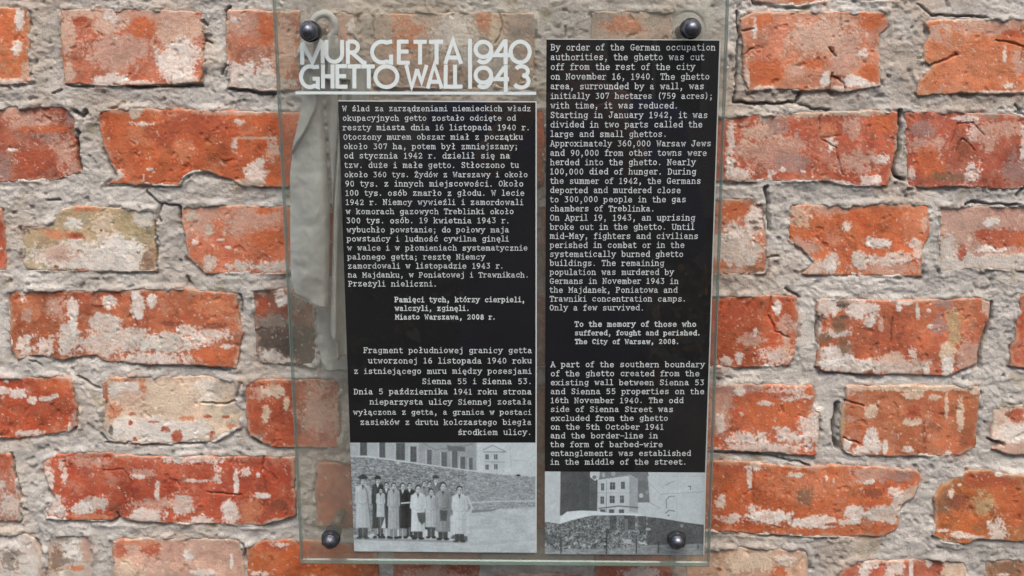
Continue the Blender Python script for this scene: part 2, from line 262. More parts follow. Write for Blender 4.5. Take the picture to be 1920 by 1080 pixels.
   [('lorg',500,600,200,80,.4),('red',120,500,130,30,.4),('lime',310,760,110,42,.1),('lime',210,740,40,40,.4),('lime',540,790,130,36,.1),('lime',750,740,70,44,.15),('limeg',900,750,110,50,.1),('limeg',1010,700,70,60,.1),('lime',700,790,90,16,.3),('lime',90,770,90,26,.6),('lime',30,680,34,34,.5),('lime',185,550,13,60,.3),('lime',200,490,50,24,.5),('pink',830,530,110,50,.45),('purp',990,540,90,40,.4),('lime',960,630,40,30,.35),('lime',430,535,36,12,.5),('lime',592,550,8,20,.1),('lime',630,570,8,18,.2),('lime',820,575,40,12,.3),('dred',840,630,60,30,.5),('brown',490,650,50,50,.4),('mort',1060,640,50,60,.3),('red',620,800,40,10,.2)], 3),
 ('R3', (178,92,46), [(1165,650),(1200,600),(1270,560),(1350,512),(1450,505),(1570,530),(1950,560),(1950,900),(1550,892),(1400,882),(1330,915),(1210,900),(1150,856),(1165,780)],
   [('red',1470,570,140,50,.3),('org',1560,700,130,110,.3),('ochre',1420,700,70,60,.7),('brown',1230,680,60,60,.5),('dred',1300,700,60,50,.6),('lime',1255,632,16,28,.2),('lime',1292,858,46,20,.3),('lime',1500,830,60,70,.5),('lime',1205,832,44,8,.2),('lime',1500,534,24,14,.2),('lime',1380,870,60,10,.4),('brown',1250,880,60,14,.3),('lime',1300,592,10,8)], 4),
 ('R3', (198,160,136), [(-160,930),(300,925),(480,940),(505,960),(500,1060),(490,1240),(-160,1240)],
   [('org',330,1070,60,56,.3),('lime',370,985,56,30,.4),('cream',180,1000,160,60,.4),('dred',25,1045,14,12),('pink',420,950,80,20,.4)], 1),
 ('R3', (182,86,64), [(680,1025),(760,992),(1000,992),(1200,982),(1330,1004),(1350,1100),(1350,1240),(640,1240),(660,1080)],
   [('lime',820,1010,60,30,.2),('lime',800,1050,30,30,.3),('lime',960,1030,44,44,.3),('lime',925,1070,30,30,.4),('cream',1285,1040,80,70,.1),('lime',1142,1012,18,26,.1),('lime',1046,1050,12,80,.1),('pale',940,1000,60,10,.3)], 2),
 ('R3', (166,112,86), [(1440,1004),(1560,988),(1950,990),(1950,1240),(1430,1240)], [('brown',1550,1040,90,50,.5),('lime',1540,1075,30,8,.3)], 1),
]
# bricks behind the glass and above the frame, traced straight in photo pixels
def bq(x0, y0, x1, y1): return [(x0+2, y0+3), ((x0+x1)/2, y0), (x1-2, y0+2), (x1, (y0+y1)/2), (x1-3, y1-2), ((x0+x1)/2, y1), (x0+3, y1-3), (x0, (y0+y1)/2)]
BS = [
 ((178,160,148), bq(700, 22, 1004, 168), [('pale',765,70,44,50,.5),('lorg',765,60,30,40,.6),('lorg',915,42,24,26,.5),('lime',850,60,44,40,.4),('limeg',900,110,60,30,.5),('pink',800,140,60,20,.6),('cream',930,60,14,30,.4)]),
 ((180,164,152), bq(1106, 20, 1262, 166), [('pale',1175,56,50,30,.5),('lorg',1170,46,34,14,.6),('pink',1240,110,24,40,.5)]),
 ((180,160,148), bq(610, 22, 672, 166), [('pink',640,60,26,30,.4),('lime',660,50,10,14,.3)]),
 ((184,110,84), bq(1052, 205, 1330, 352), []), ((170,84,62), bq(634, 203, 800, 350), []), ((190,96,60), bq(826, 203, 1024, 350), []),
 ((160,80,60), bq(604, 384, 700, 520), []), ((180,90,64), bq(724, 384, 990, 518), []), ((188,110,84), bq(1012, 384, 1278, 520), []),
 ((150,82,66), bq(622, 548, 860, 692), []), ((176,84,60), bq(884, 548, 1040, 692), []), ((184,88,60), bq(1066, 550, 1262, 694), []),
 ((172,86,66), bq(662, 718, 930, 850), []), ((170,80,58), bq(954, 718, 1106, 850), []), ((186,100,76), bq(1130, 720, 1262, 852), []),
 ((168,88,64), bq(590, 862, 800, 992), []), ((176,80,60), bq(824, 862, 1086, 994), []), ((182,84,52), bq(1106, 866, 1262, 1004), []),
 ((176,96,74), bq(735, 1018, 900, 1150), [('pale',820,1080,60,20,.4)]), ((170,90,70), bq(926, 1074, 1092, 1206), [('limeg',1000,1076,60,14,.4)]),
 ((192,112,90), bq(1112, 1022, 1262, 1150), [('lime',1200,1074,40,12,.5)]),
 ((184,140,120), bq(-100, -150, 120, -8), []), ((186,120,98), bq(150, -150, 400, -6), []), ((182,116,90), bq(425, -150, 690, -10), []),
 ((188,128,108), bq(715, -150, 900, -12), []), ((184,110,90), bq(925, -150, 1160, -8), []), ((190,120,96), bq(1185, -150, 1370, -10), []),
]
bricks = []
for v, base, poly, pat, proud in BR:
    ox, oy = V[v]
    f = lambda p: (ox + p[0]/SC, oy + p[1]/SC)
    bricks.append((base, [f(p) for p in poly], [(q[0], *f((q[1], q[2])), q[3]/SC, q[4]/SC, q[5] if len(q) > 5 else .15) for q in pat], proud, 1.7))
for base, poly, pat in BS:
    bricks.append((base, poly, [(q[0], q[1], q[2], q[3], q[4], q[5] if len(q) > 5 else .15) for q in pat], 1, 1.7 if pat else 4.0))
# plain run of wall past the edges of the picture
n_detail = len(bricks)
GEN = [(198,104,68), (180,80,54), (190,120,96), (172,74,52), (200,150,130), (186,92,60)]
for r, (y0, y1) in enumerate([(-500,-358), (-328,-184), (-150,-8), (18,160), (205,350), (385,520), (545,690), (712,850), (858,985), (1012,1145), (1180,1320), (1350,1490)]):
    spans = [(-760, -124), (2040, 2720)] if 2 <= r <= 9 else [(-760, 2720)]
    if r == 2: spans = [(-760, -112), (2040, 2720)]
    for a, b in spans:
        x = a
        while x < b - 60:
            L = random.choice([150, 270, 300, 330]); e = min(x + L, b)
            jj = random.uniform(-4, 4)
            bricks.append((random.choice(GEN), bq(x, y0+jj, e, y1+jj+random.uniform(-4, 4)), [('lime', random.uniform(x, e), random.uniform(y0, y1), 50, 24, .5), ('pink', random.uniform(x, e), random.uniform(y0, y1), 70, 40, .5)], random.uniform(0, 3), 7.0))
            x = e + 26
# cracks in the masonry (photo pixels): polyline, half width px, depth mm, jitter
CR = [('R1',[(1080,20),(1100,30),(1160,80),(1330,86),(1450,88)],1.6,6),('R1',[(985,590),(985,700),(980,790),(950,900),(965,940),(1010,962)],3.0,14),
 ('R1',[(120,60),(128,160),(125,330),(120,440),(100,540),(230,555),(440,545),(455,495)],2.0,8),('R1',[(440,545),(520,580),(620,590)],1.6,5),
 ('R1',[(1150,350),(1230,320),(1290,290)],2.0,3),('R1',[(1500,215),(1600,230),(1648,252)],1.5,3),('R1',[(1648,252),(1620,330)],1.3,2),('R1',[(150,290),(205,260)],1.5,2.5),('R1',[(150,165),(205,150)],1.5,2.5),
 ('R1',[(665,60),(668,150)],1.2,2),('R1',[(610,260),(640,300)],1.6,2.5),('R1',[(620,410),(690,440),(690,495)],1.4,3),('R1',[(620,390),(610,495)],1.4,3),
 ('R1',[(275,990),(285,1060),(290,1090)],2.0,8),('R2',[(265,0),(285,90),(288,230)],2.2,8),('R1',[(1600,600),(1648,610)],1.5,4),('R1',[(1600,560),(1625,590)],2,5),
 ('R1',[(1260,760),(1290,660),(1370,650),(1430,720)],1.2,1.5),('R1',[(1280,800),(1320,740),(1380,800)],1.2,1.5),
 ('R1',[(560,590),(560,740),(640,780),(660,880),(680,930)],1.3,2),('R1',[(560,740),(660,720)],1.0,1.2),
 ('R2',[(1340,96),(1380,80),(1560,100),(1610,90)],2.2,6),('R1',[(1648,1000),(1610,1040)],3,8),
 ('R2',[(1475,620),(1470,700),(1430,790),(1405,900),(1410,960)],3.2,12),('R2',[(295,590),(285,680),(320,770),(400,800)],1.4,2.5),('R2',[(940,690),(935,830)],1.3,2),
 ('R2',[(545,690),(540,800)],1.4,4),('R2',[(535,965),(600,990),(770,1000)],1.6,4),('R2',[(380,540),(450,590)],2,5),('R2',[(280,380),(340,370)],1.6,4),
 ('R3',[(655,160),(640,240),(635,340),(660,400)],3.4,12),('R3',[(700,145),(790,170)],1.3,3),('R3',[(690,340),(770,370)],1.3,3),('R3',[(1460,350),(1540,375)],2,5),
 ('R3',[(200,500),(205,690)],1.2,1.5),('R3',[(0,420),(300,440),(500,490)],1.6,6),
 ('L1',[(1205,110),(1200,70),(1230,38)],2,6),('L1',[(1200,350),(1180,390)],2,5),('L1',[(1085,110),(1100,130)],2.5,5),('L1',[(1090,215),(1130,230)],2,4),
 ('L1',[(400,590),(430,620),(460,590)],3,8),('L1',[(412,700),(425,900)],2.6,8),('L1',[(280,500),(330,480)],1.6,4),('L1',[(1215,470),(1330,485),(1390,500),(1465,500)],1.8,6),
 ('L1',[(680,465),(900,462),(1080,458)],2.0,6),('L1',[(360,456),(500,462)],1.6,4),('L1',[(960,995),(985,960),(1000,945)],1.4,2),
 ('L2',[(860,100),(845,150),(855,180)],2.2,5),('L2',[(955,100),(960,170)],2.2,6),('L2',[(780,30),(850,90),(940,100)],1.8,5),('L2',[(250,70),(320,70)],1.6,4),
 ('L2',[(835,160),(838,430)],1.4,4),('L2',[(1000,480),(1010,510)],2.5,4),('L2',[(700,600),(710,700),(740,740)],1.4,2),('L2',[(865,800),(860,850)],1.6,2),('L2',[(1285,575),(1290,680)],1.8,5),
 ('L2',[(220,950),(160,925)],1.4,3),('L2',[(1050,958),(1230,978)],1.8,4),
 ('L3',[(1405,440),(1410,560),(1425,640)],1.2,2),('L3',[(1100,630),(1290,640)],1.3,2.5),('L3',[(550,520),(660,510),(690,560),(710,660)],1.1,1.2),('L3',[(1080,158),(1200,160),(1250,150)],1.8,4),
 ('L3',[(1330,335),(1400,375)],2.6,7),('L3',[(540,320),(560,350)],2.4,5),('L3',[(420,20),(470,50),(530,80)],1.8,4),('L3',[(60,430),(90,560),(125,660)],1.8,5),('L3',[(560,372),(800,385),(1100,375)],1.4,4),
 ('L3',[(630,740),(640,770)],2.6,4),('L3',[(1300,900),(1312,1000)],1.6,4),('L3',[(190,880),(230,960)],1.8,4)]
cracks = [([(V[v][0]+a/SC, V[v][1]+b/SC) for a, b in pl], hw, dep) for v, pl, hw, dep in CR]
cracks += [([(938,26),(944,50),(940,62),(930,82)], 1.4, 3), ([(1060,50),(1061,66)], 1.4, 3)]
def crack_field(x, y):
    d = np.zeros(x.shape); jx = fbm(x, y, 14, 3, 91) * 2.2; jy = fbm(x, y, 14, 3, 92) * 2.2
    x0, x1, y0, y1 = x.min()-8, x.max()+8, y.min()-8, y.max()+8
    for pl, hw, dep in cracks:
        px = [p[0] for p in pl]; py = [p[1] for p in pl]
        if max(px) < x0 or min(px) > x1 or max(py) < y0 or min(py) > y1: continue
        m = (x > min(px)-9) & (x < max(px)+9) & (y > min(py)-9) & (y < max(py)+9)
        if not m.any(): continue
        s = seg_dist(x[m]+jx[m], y[m]+jy[m], pl)
        d[m] = np.maximum(d[m], dep * (1 - sstep(hw*.4, hw*1.5, s)))
    return d

def brick_mesh(i, base, poly, pats, proud, step):
    px = np.array([p[0] for p in poly]); py = np.array([p[1] for p in poly])
    pad = 7
    xs = np.arange(px.min()-pad, px.max()+pad+step, step); ys = np.arange(py.min()-pad, py.max()+pad+step, step)
    x, y = np.meshgrid(xs, ys)
    s = sdf(x, y, poly) + fbm(x, y, 22, 4, 5+i, .6) * 1.7 + fbm(x, y, 6, 2, 50+i) * .9
    # face: slight tilt, warp, fired skin roughness, rounded arrises
    cx, cy = px.mean(), py.mean(); r = np.random.RandomState(i)
    z = proud*.62 + (x-cx)/150*r.uniform(-.9, .9) + (y-cy)/70*r.uniform(-.9, .7)
    z += fbm(x, y, 90, 3, 200+i)*1.0 + fbm(x, y, 22, 5, 300+i, .6)*r.uniform(.18, .38) + fbm(x, y, 5, 2, 400+i)*.12
    pit = fbm(x, y, 16, 3, 600+i); z -= sstep(.72, 1.0, pit)*.9
    z -= (1 - sstep(0, 3.5, s))*.8
    z = np.where(s < 1.0, z - np.clip(1.0 - s, 0, 9)**1.25*3.2, z)
    z -= crack_field(x, y)*.9
    # colours
    c = np.empty(x.shape + (3,)); c[:] = base
    n1 = fbm(x, y, 60, 4, 700+i)[..., None]; n2 = fbm(x, y, 13, 4, 800+i, .7)[..., None]
    c = c * (1 + .10*n1 + .07*n2) + np.array([6, -3, -6]) * n2
    hue = fbm(x, y, 42, 5, 750+i, .7)[..., None]; c = c + np.array([9, 17, 13]) * hue
    stain = sstep(.2, .9, fbm(x*.8, y, 20, 5, 760+i, .75))[..., None]; c = c * (1 - .22*stain)
    pal = sstep(.3, .95, fbm(x, y*.8, 17, 5, 770+i, .75))[..., None]; c = c + (np.array([216, 150, 120]) - c) * pal * .38
    hz = sstep(.05, .9, fbm(x, y, 34, 6, 900+i, .78)) * .50
    c = c + (np.array(COL['pink']) - c) * hz[..., None]
    E = fbm(x, y, 24, 5, 1000+i, .68); Es = fbm(x, y, 8, 4, 1100+i, .8); Ef = fbm(x, y, 3.4, 2, 1150+i, .8)
    for k, (nm, ax, ay, rx, ry, spk) in enumerate(pats):
        dx = (x-ax)/rx; dy = (y-ay)/ry
        m = 1 - np.sqrt(dx*dx + dy*dy)
        mm = (np.abs(m) < 1.2) | (m > 0)
        rr = min(rx, ry); edge = fbm(x + 31*k, y, max(8, rr*.9), 4, 1200+i+k, .62)
        q = m + edge*.30 + Es*(.10 + spk*.75) + Ef*(.10 + spk*.5) + E*spk*.25
        a = sstep(-.10 - .1*spk, .16 + .26*spk, q) * (m > -1.1) * (1 - .22*spk) * np.clip(.90 + .22*Es + .12*Ef, .5, 1)
        pc = np.array(COL[nm], float) * (1 + .05*n2 + .03*n1)
        c = c + (pc - c) * a[..., None]
        if nm in ('lime', 'limeg', 'cream', 'mort'): z += a * .28 + a * Es * .08
    # rubbed, mortar-stained rim
    rim = (1 - sstep(0, 9, s + fbm(x, y, 14, 4, 1500+i, .7)*8)) * .62
    c = c + (np.array([178, 158, 142]) - c) * rim[..., None]
    flk = sstep(.72, .95, fbm(x, y, 7, 3, 1600+i, .75) + .2*E) * .7
    c = c + (np.array([212, 198, 188]) - c) * flk[..., None]
    g_ = c.mean(-1, keepdims=True); c = g_ + (c - g_)*.84 + np.array([0, 4, 1.]); c = c + (np.array([206, 140, 108]) - c) * .10 * (1 + n1*.5)
    c = np.clip(c, 18, 235)
    X, Z = unproj(x, y)
    verts = np.stack([X, -z/1000, Z], -1).reshape(-1, 3)
    keep = (s[:-1, :-1] > -4.5) | (s[1:, 1:] > -4.5) | (s[1:, :-1] > -4.5) | (s[:-1, 1:] > -4.5)
    f = grid_faces(*x.shape, keep)
    v, f, cc = compact(verts, f, srgb(c).reshape(-1, 3))
    o = new_mesh('brick', v, f, MAT_BRICK, wall, True, cc)
    # origin at the brick's centre
    X0, Z0 = unproj(cx, cy); T = Vector((float(X0), 0, float(Z0)))
    o.data.transform(__import__('mathutils').Matrix.Translation(-T)); o.location = T
    return o

wall = thing('brick_wall', 'old orange red brick wall with rough grey mortar and flaking limewash behind the glass plaque', 'wall')
for i, b in enumerate(bricks): brick_mesh(i, *b)

# mortar bed: one continuous rough sheet, finely divided where the picture shows it
step = 2.5
xs = np.concatenate([np.arange(-780, -60, 10), np.arange(-60, 1985, step), np.arange(1985, 2750, 10)])
ys = np.concatenate([np.arange(-520, -30, 10), np.arange(-30, 1115, step), np.arange(1115, 1520, 10)])
x, y = np.meshgrid(xs, ys)
S = np.full(x.shape, -60.0)                                # signed distance to the nearest brick
for base, poly, pats, proud, st in bricks:
    px = [p[0] for p in poly]; py = [p[1] for p in poly]
    i0, i1 = np.searchsorted(xs, [min(px)-45, max(px)+45]); j0, j1 = np.searchsorted(ys, [min(py)-45, max(py)+45])
    if i1 <= i0 or j1 <= j0: continue
    S[j0:j1, i0:i1] = np.maximum(S[j0:j1, i0:i1], sdf(x[j0:j1, i0:i1], y[j0:j1, i0:i1], poly))
big = fbm(x, y, 75, 4, 31); med = fbm(x, y, 24, 5, 32, .62); sml = fbm(x, y, 7.5, 3, 33, .7)
rid = 1 - np.abs(fbm(x*.55, y, 20, 4, 34, .65)); rid2 = 1 - np.abs(fbm(x, y*1.4, 9, 3, 35, .7))
z = -.5 + big*1.0 + med*.6 + sml*.36 + (rid - .6)*1.0 + (rid2-.6)*.5 + fbm(x, y, 5, 2, 30, .8)*.35
tt = fbm(x*.7, y, 46, 5, 55, .62)*2.3; z += (np.floor(tt) + sstep(0, .22, tt-np.floor(tt)))*.6 - tt*.3
tt = fbm(x*.6, y, 21, 4, 56, .62)*2.0; z += (np.floor(tt) + sstep(0, .25, tt-np.floor(tt)))*.35
# pressed flat / smeared areas
flat = sstep(.1, .7, fbm(x, y, 60, 3, 36)); z = z*(1-.45*flat) - 1.6*flat*.45
# gap under the bricks' lower edges and beside their right edges
jup = max(1, int(round(6/step)))
Sup = np.roll(S, jup, axis=0) + fbm(x, y, 15, 4, 61, .65)*5; under = sstep(-6, 5, Sup) * (1 - sstep(-1, 2, S))
z -= under * sstep(-.35, .5, fbm(x, y, 42, 3, 37)) * 4.0
near = sstep(-12, -2, S) * (1-under*.7); z += near * sstep(-.3, .8, fbm(x, y, 38, 4, 38, .6)) * 3.0
z -= crack_field(x, y) * 1.1
# small holes
z -= sstep(.85, 1.15, fbm(x, y, 15, 2, 39)) * 2.2
e0 = 2.0 + 5.0*sstep(-.2, .8, fbm(x, y, 20, 4, 47, .65)); z = np.where(S > e0, z - np.clip(S-e0, 0, 6)*1.3, z)
n1 = fbm(x, y, 110, 4, 41)[..., None]; n2 = fbm(x, y, 18, 5, 42, .7)[..., None]
c = np.array([198, 194, 187.]) * (1 + .10*n1 + .07*n2)
warm = sstep(-.1, .9, fbm(x, y, 150, 3, 43) + .35*(y < 200))[..., None]; c = c + (np.array([188, 172, 156]) - c) * warm * .6
cool = sstep(.1, .9, fbm(x, y, 70, 3, 44))[..., None]; c = c + (np.array([196, 193, 187]) - c) * cool * .7
pnk = (sstep(.35, .9, fbm(x, y, 32, 4, 45)) * sstep(-14, 0, S))[..., None]; c = c + (np.array([188, 150, 132]) - c) * pnk * .5
oc = (sstep(.55, 1, fbm(x, y, 46, 4, 46)))[..., None]; c = c + (np.array([158, 146, 118]) - c) * oc * .5
pm = sstep(-.15, .25, 1 - np.sqrt(((x-1300)/40)**2 + ((y-46)/36)**2) + fbm(x, y, 20, 3, 66)*.12)
z = z*(1-pm) + pm*(1.2 + fbm(x, y, 12, 3, 67)*.25 - 1.2*np.exp(-((np.hypot(x-1290, y-52)-30)/1.6)**2))
c = c + (np.array([190, 190, 182]) - c) * (pm*.8)[..., None]
# pebbles and shell-white grains in the mix
for k in range(170):
    ax, ay = rng.uniform(0, 1920), rng.uniform(0, 1080); rr = rng.uniform(2.2, 5.5) if k % 4 else rng.uniform(5, 8)
    i0, i1 = np.searchsorted(xs, [ax-12, ax+12]); j0, j1 = np.searchsorted(ys, [ay-12, ay+12])
    sx, sy = x[j0:j1, i0:i1], y[j0:j1, i0:i1]
    if S[(j0+j1)//2, (i0+i1)//2] > -rr: continue
    th = rng.uniform(0, 3.1); dx = (sx-ax)*math.cos(th)+(sy-ay)*math.sin(th); dy = -(sx-ax)*math.sin(th)+(sy-ay)*math.cos(th)
    m = sstep(0, .45, 1 - np.sqrt((dx/rr)**2 + (dy/(rr*rng.uniform(.5, .9)))**2))
    z[j0:j1, i0:i1] += m*rng.uniform(.6, 1.6)
    pc = np.array([(226, 222, 214), (206, 200, 190), (120, 110, 100), (92, 86, 80)][rng.choice(4, p=[.45, .3, .17, .08])])
    c[j0:j1, i0:i1] += (pc - c[j0:j1, i0:i1]) * (m*.85)[..., None]
X, Z = unproj(x, y)
mort = new_mesh('mortar', np.stack([X, -z/1000, Z], -1).reshape(-1, 3), grid_faces(*x.shape), MAT_MORTAR, wall, True, srgb(np.clip(c, 20, 235)).reshape(-1, 3))

# ------------------------------------------------------------------ flat ribbons and glyphs
class Ribbon:
    def __init__(s): s.v = []; s.f = []; s.n = 0
    def line(s, pts, hw, cap=0.0):
        """pts: plane (x, z) metres; hw half width; mitred joints"""
        P = [np.array(p, float) for p in pts]
        P = [p for k, p in enumerate(P) if k == 0 or np.linalg.norm(p - P[k-1]) > 1e-7]
        if len(P) < 2: return
        closed = np.linalg.norm(P[0]-P[-1]) < 1e-6 and len(P) > 3
        if closed: P = P[:-1]
        elif cap:
            d = P[0]-P[1]; P[0] = P[0] + d/np.linalg.norm(d)*cap
            d = P[-1]-P[-2]; P[-1] = P[-1] + d/np.linalg.norm(d)*cap
        n = len(P); b = len(s.v); s.n += 1; dz = (s.n % 13) * 1.1e-5
        for k in range(n):
            a = P[(k-1) % n] if (closed or k > 0) else None; c = P[(k+1) % n] if (closed or k < n-1) else None
            d1 = (P[k]-a)/np.linalg.norm(P[k]-a) if a is not None else None
            d2 = (c-P[k])/np.linalg.norm(c-P[k]) if c is not None else None
            if d1 is None: d1 = d2
            if d2 is None: d2 = d1
            m = d1 + d2; L = np.linalg.norm(m)
            m = m/L if L > 1e-6 else d1
            nn = np.array([-m[1], m[0]]); sc_ = 1/max(.42, np.dot(nn, np.array([-d1[1], d1[0]])))
            q = nn*hw*sc_; s.v.append((P[k][0]+q[0], P[k][1]+q[1], dz)); s.v.append((P[k][0]-q[0], P[k][1]-q[1], dz))
        for k in range(n if closed else n-1):
            i, j = b+2*k, b+2*((k+1) % n); s.f.append((i, i+1, j+1, j))
    def build(s, name, depth, mat, parent):
        v = [(p[0], -depth - p[2], p[1]) for p in s.v]
        return new_mesh(name, np.array(v), np.array(s.f), mat, parent)
def ell(cx, cy, rx, ry, a0=0, a1=360, n=12):
    return [(cx + rx*math.cos(R(a0+(a1-a0)*k/n)), cy + ry*math.sin(R(a0+(a1-a0)*k/n))) for k in range(n+1)]
